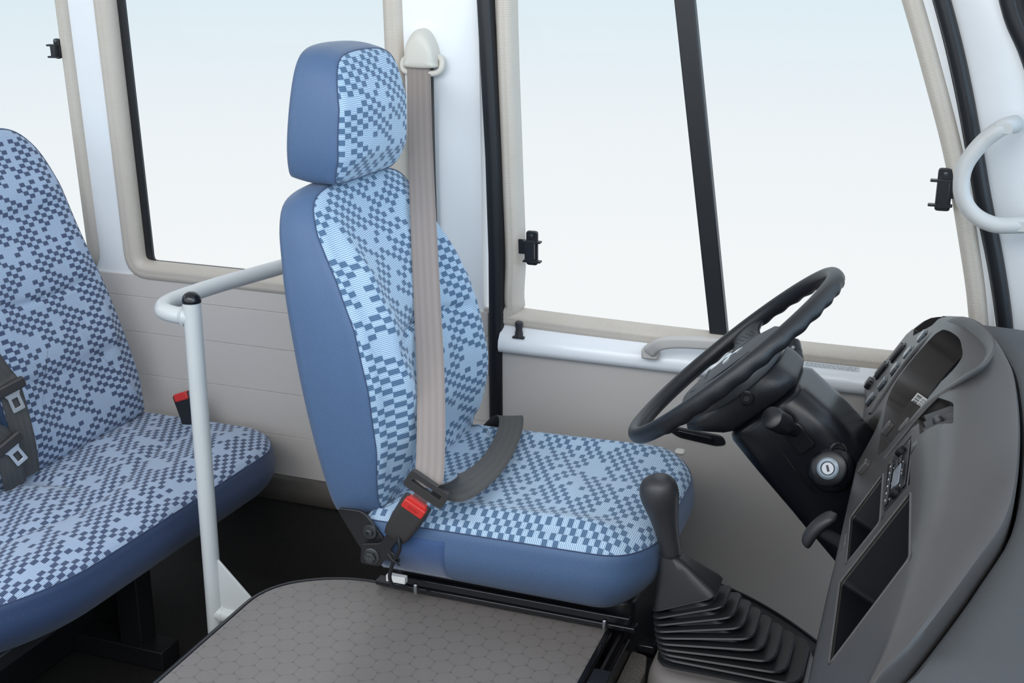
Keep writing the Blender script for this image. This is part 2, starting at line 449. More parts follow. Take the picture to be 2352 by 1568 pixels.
def pillow(names, mats, outline, D, r, crown, frame, parent, n=150, K=26, bulge=.0, thick=None, disp=None, split=None, seam=True, tuck=.0, back=True):
    """upholstered pad: side band (names[0]) and front cloth (names[1]), with a stitched seam between them"""
    P = resample([V((p[0], p[1])) for p in outline], n, True)
    c = V((sum(p.x for p in P) / n, sum(p.y for p in P) / n))
    area = sum(P[i].x * P[(i + 1) % n].y - P[(i + 1) % n].x * P[i].y for i in range(n))
    nor = []
    for i in range(n):
        t = (P[(i + 1) % n] - P[i - 1]).normalized(); q = V((t.y, -t.x)); nor.append(q if area > 0 else -q)
    arc = [0]
    for i in range(n): arc.append(arc[-1] + (P[(i + 1) % n] - P[i]).length)
    rings = []; uvr = []; S = 8; Q = 8
    for i in range(S):
        t = i / S; h = (D - r) * t; o_ = bulge * sin(pi * min(1, t * 1.0)) - tuck * (1 - t) ** 2
        rings.append([(p + q * o_, h) for p, q in zip(P, nor)]); uvr.append(('s', h))
    for i in range(Q + 1):
        a = pi / 2 * i / Q; ins = r * (1 - cos(a)); h = D - r + r * sin(a)
        rings.append([(p - q * ins, h) for p, q in zip(P, nor)]); uvr.append(('r', r * (pi / 2 - a)))
    base = rings[-1]
    for k in range(1, K):
        s_ = 1 - k / K
        rings.append([(c + (p - c) * s_, h) for p, h in base]); uvr.append(('t', s_))
    split = S + 3 if split is None else split
    pts = []
    for ri, ring in enumerate(rings):
        row = []
        kind, val = uvr[ri]
        for p, h in ring:
            hh = h
            if ri > S:
                rho = val if kind == 't' else 1 + val * 3
                hh = h + (crown * (1 - min(1, rho) ** 2) if kind == 't' else 0)
                if disp:
                    wgt = 1.0 if kind == 't' else 0.0
                    if kind == 't': wgt = min(1, (1 - val) * 7)
                    hh += disp(p.x, p.y) * wgt
            tk = thick(p.x, p.y) if thick else 1
            row.append(frame(p.x, p.y, hh * tk))
        pts.append(row)
    hh = D + crown + (disp(c.x, c.y) if disp else 0)
    ctr = frame(c.x, c.y, hh * (thick(c.x, c.y) if thick else 1))
    bm = bmesh.new(); vs = [[bm.verts.new(p) for p in r_] for r_ in pts]; cv = bm.verts.new(ctr)
    groups = {}
    def add(vv, uu, g):
        f = bm.faces.new(vv); groups[f] = (dict(zip(vv, uu)) if uu else {}, g)
    def uvt(ri, j):
        kind, val = uvr[ri]; p, h = rings[ri][j % n]
        if kind == 's': return None
        q = nor[j % n]
        if kind == 'r': return (base[j % n][0] + q * val)[:]
        return p[:]
    for i in range(len(vs) - 1):
        for j in range(n):
            k = (j + 1) % n
            vv = (vs[i][j], vs[i][k], vs[i + 1][k], vs[i + 1][j])
            if i < split:
                h0 = i / S * (D - r) if i < S else D - r + (i - S) * r * .19; h1 = (i + 1) / S * (D - r) if i + 1 <= S else D - r + (i + 1 - S) * r * .19
                add(vv, ((arc[j], h0), (arc[j + 1], h0), (arc[j + 1], h1), (arc[j], h1)), 0)
            else: add(vv, (uvt(i, j), uvt(i, j + 1), uvt(i + 1, j + 1), uvt(i + 1, j)), 1)
    for j in range(n):
        add((vs[-1][j], vs[-1][(j + 1) % n], cv), (uvt(len(vs) - 1, j), uvt(len(vs) - 1, j + 1), c[:]), 1)
    cap = add(list(vs[0]), None, 0)
    bmesh.ops.recalc_face_normals(bm, faces=bm.faces); bm.normal_update()
    seam_pts = [v.co + v.normal * .0003 for v in vs[split]]
    out = []
    for g in (0, 1):
        b2 = bmesh.new(); uv = b2.loops.layers.uv.new('uv'); mp = {}; nl = []
        for f in bm.faces:
            uu, gg = groups[f]
            if gg != g: continue
            l2 = []
            for v in f.verts:
                if v not in mp: mp[v] = b2.verts.new(v.co); nl.append(v.normal.copy())
                l2.append(mp[v])
            f2 = b2.faces.new(l2)
            for lp, v in zip(f2.loops, f.verts): lp[uv].uv = uu.get(v, (0, 0))
        b2.verts.index_update(); me = bpy.data.meshes.new(names[g]); b2.to_mesh(me); b2.free()
        for p in me.polygons: p.use_smooth = True
        me.normals_split_custom_set_from_vertices([tuple(q) for q in nl])
        par = parent if g == 1 or not out else parent
        o = link_mesh(names[g], me, mats[g], par); out.append(o)
    bm.free()
    if seam:
        sm = tube('seam', seam_pts, .0011, 'vinyldark', out[1], closed=True, n=6)
    return out
def wy(z): return 2.275 - .045 * z                    # the side wall leans in slightly with height
WN = V((0, -1, -.045)).normalized()                   # its inward normal
def wp(x, z, d=0.0): return V((x, wy(z), z)) + WN * d # point d inside the cab from the wall plane
WAX = (V((1, 0, 0)), V((0, -.045, 1)).normalized(), WN)
def rrect(x0, z0, x1, z1, r, n=6): return [(p.x, p.y) for p in rounded([(x0, z0), (x1, z0), (x1, z1), (x0, z1)], r, n)]
def rbox(name, c, size, r, ax, mat, parent, bev=.002, seg=3):
    bm = bmesh.new(); X, Y, Z = ax
    pts = [(p.x, p.y) for p in rounded([(-size[0] / 2, -size[1] / 2), (size[0] / 2, -size[1] / 2), (size[0] / 2, size[1] / 2), (-size[0] / 2, size[1] / 2)], r, 4)]
    prism(bm, pts, c, ax, -size[2] / 2, size[2] / 2)
    return obj(name, bm, mat, parent, bevel=bev, seg=seg, angle=50)
# ============================================================ SETTING
XA, YA, ZA = V((1, 0, 0)), V((0, 1, 0)), V((0, 0, 1))
AX = (XA, YA, ZA)
bm = bmesh.new(); box(bm, (-1.2, .65, -.14), (5.2, 3.3, .06)); o = struct(obj('floor', bm, 'floor'))
# right side wall: white metal round the windows
bm = bmesh.new()
plate(bm, [(-3.4, .612), (-.872, .612), (-.872, 1.72), (-3.4, 1.72)],
      [rrect(-1.735, .636, -1.052, 1.62, .035), rrect(-2.95, .636, -1.850, 1.62, .035)], lambda u, v, d: wp(u, v, -d), .045)
wall = struct(obj('wall_right', bm, 'white', smooth=False))
# beige lining under the windows, with the faint horizontal joints
bm = bmesh.new()
zs = [.165, .27, .275, .375, .38, .48, .485, .565, .57, .622]
for a, b in ((.168, .2728), (.2733, .3788), (.3793, .4848), (.4853, .5728), (.5733, .624)):
    box(bm, wp(-2.13, (a + b) / 2, .0) , (2.54, b - a, .012), WAX)
box(bm, wp(-2.13, .40, -.01), (2.54, .46, .012), WAX)
obj('lower_lining', bm, 'panel', wall, bevel=.0008, seg=1)['kind'] = 'structure'
bm = bmesh.new(); box(bm, wp(-2.13, .005, -.01), (2.56, .30, .03), WAX); obj('tread_lining', bm, 'floor', wall)
bm = bmesh.new()
prism(bm, [(0, .110), (.024, .112), (.030, .120), (.030, .148), (.022, .158), (.020, .166), (.012, .172), (0, .174)], (-3.4, wy(.14), 0), (V((0, -1, 0)), ZA, V((1, 0, 0))), 0, 2.55)
struct(obj('baseboard_right', bm, 'skirt', angle=50))
bm = bmesh.new(); box(bm, (-1.15, -.32, .30), (4.5, .05, .88)); struct(obj('wall_left', bm, 'panel'))
bm = bmesh.new(); box(bm, (-1.15, .96, 1.99), (4.5, 2.62, .04)); struct(obj('ceiling', bm, 'white'))
bm = bmesh.new(); box(bm, (.92, .96, .22), (.05, 2.6, .9)); struct(obj('wall_front', bm, 'darkin'))
bm = bmesh.new(); box(bm, (-3.4, .96, .45), (.05, 2.6, 1.2)); struct(obj('wall_rear', bm, 'panel'))
# roof rail above the windows, out of the picture
bm = bmesh.new(); box(bm, (-1.1, 2.19, 1.75), (4.6, .10, .10)); struct(obj('trim_1', bm, 'white', bevel=.02))

def gprof(w=.021, h=.013, k=10):
    """gasket section: side (in the wall plane), up (into the cab), with two soft lobes and a lip that turns outwards"""
    pts = []
    for i in range(k + 1):
        t = i / k; pts.append((-w + 2 * w * t, h * (1 - abs(2 * t - 1) ** 3.2) - .0012 * (1 if abs(t - .5) < .08 else 0)))
    return pts + [(w, -.030), (-w, -.030)]
def gasket(name, pts2, parent, w=.021, closed=True):
    path = [wp(x, z, .0) for x, z in pts2]
    return sweep(name, path, gprof(w), 'gasket', parent, closed=closed, up=WN, angle=40)
def winpath(x0, z0, x1, z1, r): 
    P = [V(p) for p in rrect(x0, z0, x1, z1, r, 8)]
    return [(p.x, p.y) for p in resample(P, 260, True)]
def pane(name, x0, z0, x1, z1, d=-.030):
    bm = bmesh.new(); box(bm, wp((x0 + x1) / 2, (z0 + z1) / 2, d), (x1 - x0, z1 - z0, .004), WAX)
    return struct(obj(name, bm, 'glass', smooth=False))
def seal_frame(parent, x0, z0, x1, z1, r, name='glass_seal'):
    path = [wp(x, z, -.024) for x, z in winpath(x0, z0, x1, z1, r)]
    return sweep(name, path, [(-.010, -.004), (.008, -.004), (.009, .002), (-.010, .002)], 'rubber', parent, closed=True, up=WN, angle=40)
w2 = pane('window_1', -1.735, .636, -1.052, 1.62); gasket('window_gasket', winpath(-1.737, .634, -1.052, 1.62, .04), w2); seal_frame(w2, -1.706, .645, -1.072, 1.60, .02)
w1 = pane('window_2', -2.95, .636, -1.852, 1.62); gasket('window_gasket', winpath(-2.95, .634, -1.842, 1.62, .04), w1, .016)

def latch(x, z, side, label, sc=1.0):
    """sliding window latch: plate, pinch grip, two fingers and the keeper towards the frame"""
    root = empty('window_latch', wp(x, z), label, 'latch', 'window latches')
    c = wp(x, z, .008)
    b = rbox('latch_plate', c, (.024 * sc, .070 * sc, .008), .006, WAX, 'black', root, .0015)
    rbox('latch_grip', wp(x - .001, z - .004, .018), (.020 * sc, .046 * sc, .016), .005, WAX, 'black', b, .003)
    for k in (-1, 1):
        rbox('latch_finger', wp(x + side * .004, z - .004 + k * .020 * sc, .020), (.038 * sc, .004, .012), .002, WAX, 'black', b, .001)
    rbox('latch_keeper', wp(x - side * .020, z + .0, .004), (.026, .030 * sc, .004), .002, WAX, 'black', b, .001)
    lathe_obj('screw', [(0, .0), (.0045, 0), (.004, .002), (0, .0028)], wp(x, z + .026 * sc, .012), WN, 'darksteel', b, 12)
    return b
latch(-1.862, 1.13, -1, 'small black sliding latch high on the edge of the rearmost window', .62)

# pillars' seals and the door
def strip(name, pts2, w, h, mat, parent=None, d=.0, ridges=3):
    prof = []
    K = 18
    for i in range(K + 1):
        t = i / K; prof.append((-w / 2 + w * t, h * (1 - abs(2 * t - 1) ** 5) - .0022 * (1 - abs(cos(pi * t * ridges)))))
    prof += [(w / 2, -.012), (-w / 2, -.012)]
    path = [wp(x, z, d) for x, z in pts2]
    return sweep(name, path, prof, mat, parent, up=WN, angle=60)
door_left = [(-.838, 1.70), (-.836, 1.25), (-.825, .95), (-.822, .72), (-.826, .60), (-.828, .52)]
fr_out = [(-.215, 1.70), (-.130, 1.46), (-.050, 1.262), (.000, 1.118), (.052, .934), (.087, .818), (.112, .720), (.122, .66), (.128, .60), (.130, .54)]
fo = catmull([V((x, z)) for x, z in fr_out], 6); fo = [(p.x, p.y) for p in fo]
dl = catmull([V((x, z)) for x, z in door_left], 6); dl = [(p.x, p.y) for p in dl]
gas_in = [(-.808, .640), (-.77, .613), (.05, .607), (.090, .640), (.078, .740), (.045, .875), (.010, 1.002), (-.035, 1.13), (-.085, 1.262), (-.165, 1.46), (-.24, 1.62), (-.80, 1.62), (-.818, 1.58), (-.820, 1.25), (-.812, .95), (-.806, .75)]
gp = resample([V((p.x, p.y)) for p in catmull([V((x, z)) for x, z in gas_in], 6, True)], 300, True)
# corners of the front door window
gz = [(-.802, .640), (-.772, .6135)]
gp = [(p.x, p.y) for p in gp]
bm = bmesh.new()
outer = [(x, z) for x, z in dl[::-1]] + [(x - .004, z) for x, z in fo]
hole = gp
plate(bm, outer, [hole], lambda u, v, d: wp(u, v, .004 - d), .040)
door = struct(obj('door_1', bm, 'white', smooth=False))
# shoulder of the door under its window
sh = [(0, .612), (.006, .608), (.012, .598), (.026, .586), (.034, .574), (.036, .562), (.033, .552), (.022, .547), (.0, .545)]
bm = bmesh.new(); prism(bm, sh, (-.828, wy(.58) + .0, 0), (V((0, -1, 0)), ZA, XA), 0, .955)
obj('door_shoulder', bm, 'white', door, angle=60)
w3 = pane('window_3', -.815, .60, .11, 1.64, -.026); w3['kind'] = 'structure'
gasket('window_gasket', gp, w3, .0175)
bm = bmesh.new()
for a, b in (((-.532, 1.40), (-.497, 1.40)),): pass
prism(bm, [(-.5185, 1.40), (-.4815, 1.40), (-.364, .600), (-.3985, .600)], wp(0, 0, 0), WAX, -.034, -.012)
for f in bm.verts: pass
dv = obj('window_divider', bm, 'rubber', w3, bevel=.002)
latch(-.762, .772, 1, 'black window latch just right of the black door seal, behind the driver seat')
latch(.000, .942, -1, 'black window latch at the front edge of the door window beside the grab handle', 1.08)
# beige trim panel of the door with the curved foot
curve = catmull([V(p) for p in ((-.84, .135), (-.62, .128), (-.416, .107), (-.365, .095), (-.292, .073), (-.218, .040), (-.144, -.004), (-.06, -.06), (.02, -.12))], 6)
curve = [(p.x, p.y) for p in curve]
bm = bmesh.new(); plate(bm, curve + [(.13, -.12), (.13, .549), (-.832, .549)], [], lambda u, v, d: wp(u, v, .016 - d), .03)
tp = obj('door_trim_panel', bm, 'doorpanel', door, smooth=False, bevel=.004)
strip('door_bottom_seal', [(x, z - .004) for x, z in curve], .014, .020, 'rubber', door, 0, 1)
# latch recess in the trim panel
bm = bmesh.new(); prism(bm, [(p.x, p.y) for p in rounded([(-.47, .432), (-.36, .424), (-.352, .406), (-.372, .400), (-.448, .408), (-.475, .423)], .008, 4)], wp(0, 0, 0), WAX, .014, .019)
lr = obj('inner_handle_bezel', bm, 'black', door, bevel=.0015)
bm = bmesh.new(); prism(bm, [(p.x, p.y) for p in rounded([(-.452, .427), (-.38, .420), (-.376, .410), (-.44, .414)], .005, 4)], wp(0, 0, 0), WAX, .018, .026)
obj('inner_handle', bm, 'blackgloss', lr, bevel=.002)
# pull handle on the shoulder
pu = [wp(x, z, d) for x, z, d in ((-.512, .585, .034), (-.503, .600, .050), (-.485, .617, .062), (-.46, .626, .066), (-.42, .631, .068), (-.37, .633, .068), (-.31, .631, .066), (-.275, .625, .062), (-.255, .612, .052), (-.245, .592, .036))]
pc = catmull(pu, 6)
ph = sweep('pull_handle', pc, [(p[0], p[1]) for p in [(x.x, x.y) for x in rounded([(-.012, -.008), (.012, -.008), (.012, .008), (-.012, .008)], .007, 4)]], 'beigehandle', door, up=WN, scale=[1.15 if i < 8 or i > len(pc) - 9 else 1 for i in range(len(pc))])
for x, s_ in ((-.506, -1), (-.250, 1)): rbox('handle_foot', wp(x, .590, .040), (.034, .022, .026), .006, WAX, 'beigehandle', ph, .005)
# lock button
lk = rbox('lock_bezel', wp(-.785, .5865, .022), (.026, .004, .020), .004, (XA, V((0, 0, 1)).cross(XA) * 1, ZA) if False else WAX, 'shift', door, .001)
bm = bmesh.new()
loft(bm, [[V((-.785, wy(.6) - .026, .585)) + V((cos(a) * r * 1.2, sin(a) * r, h)) for a in [2 * pi * i / 16 for i in range(16)]] for r, h in ((.0075, 0), (.007, .010), (.0058, .017), (.0070, .026), (.0072, .031), (.005, .034))])
obj('lock_button', bm, 'shift', lk)
# sticker with its lines of small print
bm = bmesh.new(); sax = (XA, V((0, -.75, .66)).normalized(), XA.cross(V((0, -.75, .66)).normalized()))
cS = V((-.165, wy(.60) - .0175, .5935))
st = rbox('door_sticker', cS, (.105, .011, .0006), .002, (XA, V((0, .62, .78)).normalized(), XA.cross(V((0, .62, .78)).normalized())), 'clearlabel', door, 0)
bm = bmesh.new(); random.seed(4)
sy = V((0, .62, .78)).normalized(); sn = XA.cross(sy)
for row in (-1, 0, 1):
    x = -.046
    while x < .044:
        l = random.uniform(.002, .008); box(bm, cS + XA * (x + l / 2) + sy * (row * .0028) + sn * .0005, (l, .0011, .0003), (XA, sy, sn)); x += l + random.uniform(.001, .003)
obj('small_print', bm, 'greyprint', st, smooth=False)

strip('trim_2', [(-.856, 1.70), (-.854, 1.25), (-.842, .95), (-.8385, .75), (-.840, .55), (-.842, .30), (-.844, .12)], .036, .026, 'rubber', None, 0, 2)['kind'] = 'structure'
fs = [(x + .012, z) for x, z in fo]
strip('trim_3', fs, .030, .022, 'rubber', None, 0, 2)['kind'] = 'structure'
# A pillar, white, between the door seal and the windscreen
ws = [(-.055, 1.70), (.000, 1.46), (.055, 1.262), (.10, 1.17), (.17, 1.0), (.235, .82), (.28, .66), (.30, .54)]
wsc = [(p.x, p.y) for p in catmull([V(p) for p in ws], 6)]
bm = bmesh.new(); NP = 40
A_ = resample([V(p) for p in [(x + .022, z) for x, z in fo]], NP); B_ = resample([V(p) for p in wsc], NP)
rings = []
for a, b in zip(A_, B_):
    r = []
    for k in range(9):
        t = k / 8; p = a.lerp(b, t); dd = .004 + .026 * sin(pi * min(1, t * 1.0) * .62) 
        r.append(wp(p.x, p.y, dd))
    for k in (8, 0): p = a.lerp(b, k / 8); r.append(wp(p.x, p.y, -.03))
    rings.append(r)
loft(bm, rings); pil = struct(obj('trim_4', bm, 'white', angle=50))
sweep('trim_5', [wp(x + .012, z, .028) for x, z in wsc], circ(.016, 12), 'rubber', None, up=WN)['kind'] = 'structure'
# windscreen: glass turning across the front
bm = bmesh.new(); rg = []
for i in range(0, NP):
    p = B_[i]; rg.append([V((p.x + .018 + .16 * (k / 12) ** .5 if k else p.x + .016, wy(p.y) - .03 - 1.9 * k / 12, p.y)) for k in range(13)])
loft(bm, rg, cap=False, closed=False); struct(obj('window_4', bm, 'glass', recalc=False))
# grab handle on the pillar
hp = catmull([V(p) for p in ((.098, 2.168, 1.066), (.078, 2.130, 1.064), (.050, 2.128, 1.038), (.028, 2.128, .998), (.028, 2.128, .955), (.048, 2.128, .922), (.082, 2.128, .905), (.120, 2.135, .905), (.150, 2.160, .905))], 8)
gh = tube('pillar_grab_handle', hp, .0135, 'greyhandle', None, n=18, scale=[1.0 + .12 * (abs(i / (len(hp) - 1) - .5) * 2) ** 4 for i in range(len(hp))])
tagm(gh, 'pale grey curved grab handle on the white pillar beside the windscreen', 'grab handle')
lo_ = gh.location
for c, ax_ in (((.080, 2.1172, 1.064), None), ((.128, 2.124, .905), None)):
    q = rbox('screw_cover', V(c), (.026, .017, .003), .002, (XA, ZA, -YA), 'greyhandle', gh, .0008)
# ---------------------------------------------------------- driver's area floor, step, sill
bm = bmesh.new(); box(bm, (.02, 1.62, -.062), (2.0, 1.28, .094)); struct(obj('trim_6', bm, 'floor'))
bm = bmesh.new()
loft(bm, [[V((x, wy(z) + dy - .018, z - .008 + dz)) for dy, dz in ((0, 0), (-.03, -.012), (-.038, -.03), (-.072, -.036), (-.084, -.05), (-.084, -.14), (.02, -.14))] for x, z in curve])
struct(obj('trim_7', bm, 'sill', angle=40))

# ============================================================ ENGINE COVER LID (grey tread platform)
lid = empty('engine_cover', (-.73, 1.3, -.11), 'grey tread-vinyl covered raised lid with a black edge, in front of the blue driver seat', 'engine cover')
plan = [(p.x, p.y) for p in rounded([(-.435, .85), (-.435, 1.692), (-.92, 1.692), (-1.03, 1.615), (-1.03, .85)], [.004, .012, .10, .10, .004], 8)]
bm = bmesh.new(); prism(bm, plan, (0, 0, 0), AX, .262, .283); obj('tread_top', bm, 'tread', lid)
ed = [V((x, y, .276)) for x, y in plan]
sweep('edge_trim', ed, circ(.0075, 10, 1, 1.2), 'blackgloss', lid, closed=True, up=ZA)
bm = bmesh.new(); prism(bm, [(x * .985 - .012, y * .99) for x, y in plan], (0, 0, 0), AX, -.108, .262); obj('cover_body', bm, 'darkin', lid)
# hatch frame beside the lid
hf = empty('hatch_frame', (-.40, 1.4, .2), 'black painted metal channel running along the right edge of the grey lid', 'frame')
bm = bmesh.new(); box(bm, (-.4190, 1.27, .243), (.006, .86, .06)); box(bm, (-.4125, 1.27, .238), (.009, .86, .03)); box(bm, (-.4055, 1.27, .243), (.005, .86, .04))
obj('side_rail', bm, 'frameblack', hf, bevel=.002)
bm = bmesh.new(); box(bm, (-.383, 1.724, .238), (.032, .016, .014)); box(bm, (-.383, 1.738, .228), (.032, .012, .03)); obj('cross_rail', bm, 'blackgloss', hf, bevel=.002)
rbox('hinge_block', (-.412, 1.545, .272), (.030, .045, .022), .004, AX, 'black', hf, .003)
# carpeted side of the tunnel and the console under the gear lever
bm = bmesh.new()
prism(bm, [(p.x, p.y) for p in rounded([(-.402, .9), (-.3665, .9), (-.3665, 1.66), (-.375, 1.705), (-.402, 1.71)], .006, 4)], (0, 0, 0), AX, -.10, .235)
cp = obj('carpet_cover', bm, 'carpet', None, bevel=.006); tagm(cp, 'speckled grey-brown carpet piece between the black frame and the gear lever', 'carpet')

# ============================================================ GEAR LEVER
gl = empty('gear_lever', (-.24, 1.74, .16), 'dark grey gear lever with a rubber bellows boot in front of the driver seat', 'gear lever')
def rr_ring(c, hx, hy, r, z, n=48, tilt=0.0, tiltx=0.0):
    P = resample(rounded([V((-hx, -hy)), V((hx, -hy)), V((hx, hy)), V((-hx, hy))], r, 6), n, True)
    return [V((c[0] + p.x, c[1] + p.y, z + p.x * tilt + p.y * tiltx)) for p in P]
bm = bmesh.new()
loft(bm, [rr_ring((-.238, 1.72), .127 - i * .5, .105 - i, .05, z) for i, z in ((0, .02), (.0, .20), (.006, .235), (.014, .248), (.024, .253), (.030, .250))])
obj('console', bm, 'console', gl, angle=60)
NB = 9; rings = []
for i in range(NB):
    t = i / (NB - 1)
    cx = -.238 + (-.318 + .238) * t ** .85; cy = 1.737 - .016 * t; hx = .113 - .062 * t ** .9; hy = .074 - .038 * t ** .9
    z = .258 + .090 * t ** 1.1; tl = .46 * t ** 1.2
    rings += [rr_ring((cx, cy), hx * (1 - .36), hy * (1 - .34), .02, z - .0050, tilt=tl), rr_ring((cx, cy), hx * .97, hy * .97, .026 * (1 - .4 * t), z - .0012, tilt=tl),
              rr_ring((cx, cy), hx, hy, .028 * (1 - .4 * t), z + .0002, tilt=tl), rr_ring((cx, cy), hx * .97, hy * .97, .026 * (1 - .4 * t), z + .0026, tilt=tl),
              rr_ring((cx, cy), hx * (1 - .34), hy * (1 - .32), .02, z + .0030, tilt=tl)]
rings.insert(0, rr_ring((-.238, 1.735), .1165, .079, .03, .245))
rings.insert(1, rr_ring((-.238, 1.735), .1155, .078, .03, .254))
bm = bmesh.new(); loft(bm, rings); obj('bellows_boot', bm, 'boot', gl, angle=30)
bm = bmesh.new()
loft(bm, [rr_ring((-.316, 1.72), .0495, .036, .012, .352, tilt=.46), rr_ring((-.319, 1.72), .047, .034, .012, .359, tilt=.46), rr_ring((-.337, 1.72), .026, .022, .011, .398, tilt=.25), rr_ring((-.344, 1.72), .019, .017, .012, .415, tilt=.0), rr_ring((-.345, 1.72), .010, .010, .008, .418)])
obj('boot_collar', bm, 'boot', gl, angle=50)
ax_ = V((-.030, .0, .125)).normalized()
kp = [(0, 0), (.0135, 0), (.0155, .003), (.0148, .006), (.0165, .010), (.0175, .030), (.0195, .052), (.0235, .075), (.0285, .096), (.0308, .110), (.0300, .122), (.0262, .132), (.019, .139), (.009, .1425), (0, .143)]
kb = catmull([V((a, b)) for a, b in kp], 4)
lathe_obj('knob', [(p.x, p.y) for p in kb], (-.3445, 1.72, .409), ax_, 'shift', gl, 36, angle=70)
rr = [V((-.3445, 1.72, .409)) + ax_ * .119 + (XA * cos(a) * .0302 + YA * sin(a) * .0302) for a in [2 * pi * i / 48 for i in range(48)]]

# ============================================================ STEERING WHEEL
hub = V((-.289, 1.85, .717)); th = .75
wn = V((-sin(th), 0, cos(th))); wx = V((cos(th), 0, sin(th))); wyv = V((0, 1, 0))   # wx points up the wheel (away from the driver)
WA = (wx, wyv, wn)
def hw(a, b, h=0): return hub + wx * a + wyv * b + wn * h
sw = empty('steering_wheel', hub, 'black leather-grained steering wheel with a finger-grip rim and three-diamond badge', 'steering wheel')
R_ = .2008; bm = bmesh.new(); rings = []
nA = 288
for i in range(nA):
    a = 2 * pi * i / nA; rad = wx * cos(a) + wyv * sin(a); c = hub + rad * R_
    ring = []
    grip = max(0, 1 - abs(((a + pi) % (2 * pi)) - pi) / 2.5) > 0
    for j in range(20):
        b = 2 * pi * j / 20; rr = .0122
        x_, y_ = cos(b), sin(b)
        low = max(0, (-y_ + .35 * x_)) ** 2
        rr += .0020 * low * (0.5 + .5 * cos(a * 34)) * (1 if cos(a) > -.55 else 0)
        ring.append(c + rad * (rr * x_) + wn * (rr * 1.12 * y_))
    rings.append(ring)
loft(bm, rings + [rings[0]], cap=False); bmesh.ops.remove_doubles(bm, verts=bm.verts, dist=1e-6)
rim = obj('rim', bm, 'wheel', sw, angle=80)
# airbag / horn pad
pp = [(p.x, p.y) for p in catmull([V(p) for p in ((.070, -.070), (.082, 0), (.070, .070), (.020, .098), (-.050, .092), (-.105, .060), (-.120, 0), (-.105, -.060), (-.050, -.092), (.020, -.098))], 7, True)]
bm = bmesh.new()
loft(bm, [[hw(x * s_, y * s_, h - .05 * (x * s_) ** 2 * 0 - .9 * (y * s_) ** 2) for x, y in pp] for s_, h in ((.96, -.034), (1.0, -.028), (1.0, -.018), (.97, -.012), (.90, -.006), (.6, -.001), (.3, .001), (.02, .0015))])
padm = obj('hub_pad', bm, 'dash', sw, angle=40); padm.data.materials[0] = M['pad']
bm = bmesh.new()
loft(bm, [[hw(x * s_, y * s_, h) for x, y in pp] for s_, h in ((.60, -.050), (.80, -.046), (.88, -.040), (.90, -.034))]); obj('hub_back', bm, 'column', sw, angle=40)
for s_ in (-1, 1):
    bm = bmesh.new(); rg = []
    for t in [i / 10 for i in range(11)]:
        b = (.070 + (R_ - .070 + .004) * t) * s_; w0 = .045 - .020 * sin(pi * t * .5) + .020 * max(0, t - .7) * 3; cx = -.012 - .005 * t; hh = -.022 + .020 * t ** 1.5; tk = .011 - .002 * t
        rg.append([hw(cx + w0 * cos(q), b, hh + tk * sin(q)) for q in [2 * pi * k / 20 for k in range(20)]])
    loft(bm, rg); sk = obj('spoke', bm, 'wheel', sw, angle=60)
    bm = bmesh.new()
    for i in range(5):
        for j in range(4):
            x_ = -.030 + i * .0085 + (j % 2) * .004; b_ = .128 + j * .0085; t = (b_ - .070) / (R_ - .066)
            w0 = .045 - .020 * sin(pi * t * .5) + .060 * max(0, t - .7); cx = -.012 - .005 * t
            q_ = ((x_ - cx) / w0) ** 2
            if q_ > .8: continue
            lathe(bm, [(0, 0), (.0017, 0), (.0017, .0006), (0, .0006)], hw(x_, s_ * b_, -.022 + .020 * t ** 1.5 + (.011 - .002 * t) * sqrt(1 - q_) - .0003), wn, 8)
    obj('grip_dots', bm, 'black', sk)
# three-diamond badge
bd = None; bm = bmesh.new()
for k in range(3):
    a = 2 * pi * k / 3; u = V((cos(a), sin(a))); w = V((-sin(a), cos(a)))
    L_, W_ = .0245, .0078
    pts = [V((0, 0)) + u * .0008, u * (L_ / 2) + w * W_ * .9, u * L_, u * (L_ / 2) - w * W_ * .9]
    prism(bm, [(p.x, p.y) for p in pts], hw(-.004, 0, -.0035), WA, 0, .0065)
obj('badge', bm, 'chrome', sw, smooth=False, bevel=.0006, seg=1)
text_obj('airbag_lettering', 'SRS AIRBAG', .0085, hw(-.055, .0, .0012), (-wyv, wx, wn), 'darkprint', padm)
# recessed seam lines of the pad
for s_ in (-1, 1):
    tube('pad_crease', catmull([hw(-.085, s_ * .030, -.0045), hw(-.040, s_ * .052, -.0042), hw(.0, s_ * .058, -.0036), hw(.040, s_ * .05, -.0044)], 6), .0012, 'column', padm, n=6)

# ============================================================ STEERING COLUMN
sc = empty('steering_column', hub - wn * .45, 'black plastic steering column cover with ignition lock under the steering wheel', 'steering column')
def cs(h, a, b=0): return hub - wn * h + wx * a + wyv * b         # h down the column, a across (up), b sideways
def col_ring(h, a0, a1, hb, r, n=56):
    P = resample(rounded([V((a0, -hb)), V((a1, -hb)), V((a1, hb)), V((a0, hb))], r, 8), n, True)
    return [hub - wn * h + wx * p.x + wyv * p.y for p in P]
bm = bmesh.new()
loft(bm, [col_ring(h, a0, a1, hb, r) for h, a0, a1, hb, r in ((.030, -.100, .046, .070, .040), (.034, -.116, .056, .082, .045), (.044, -.120, .062, .088, .045), (.062, -.100, .068, .088, .045), (.080, -.078, .070, .084, .04), (.086, -.070, .065, .078, .04))])
hd = obj('column_head', bm, 'wheel', sc, angle=60)
lathe_obj('screw_recess', [(.0125, 0), (.0125, .002), (.010, .0025), (.009, -.001), (0, -.001)], cs(.054, .002, -.0872), -wyv, 'blackgloss', hd, 24)
lathe_obj('screw', [(0, 0), (.006, 0), (.005, .002), (0, .002)], cs(.054, .002, -.0885), -wyv, 'darksteel', hd, 6)
bm = bmesh.new()
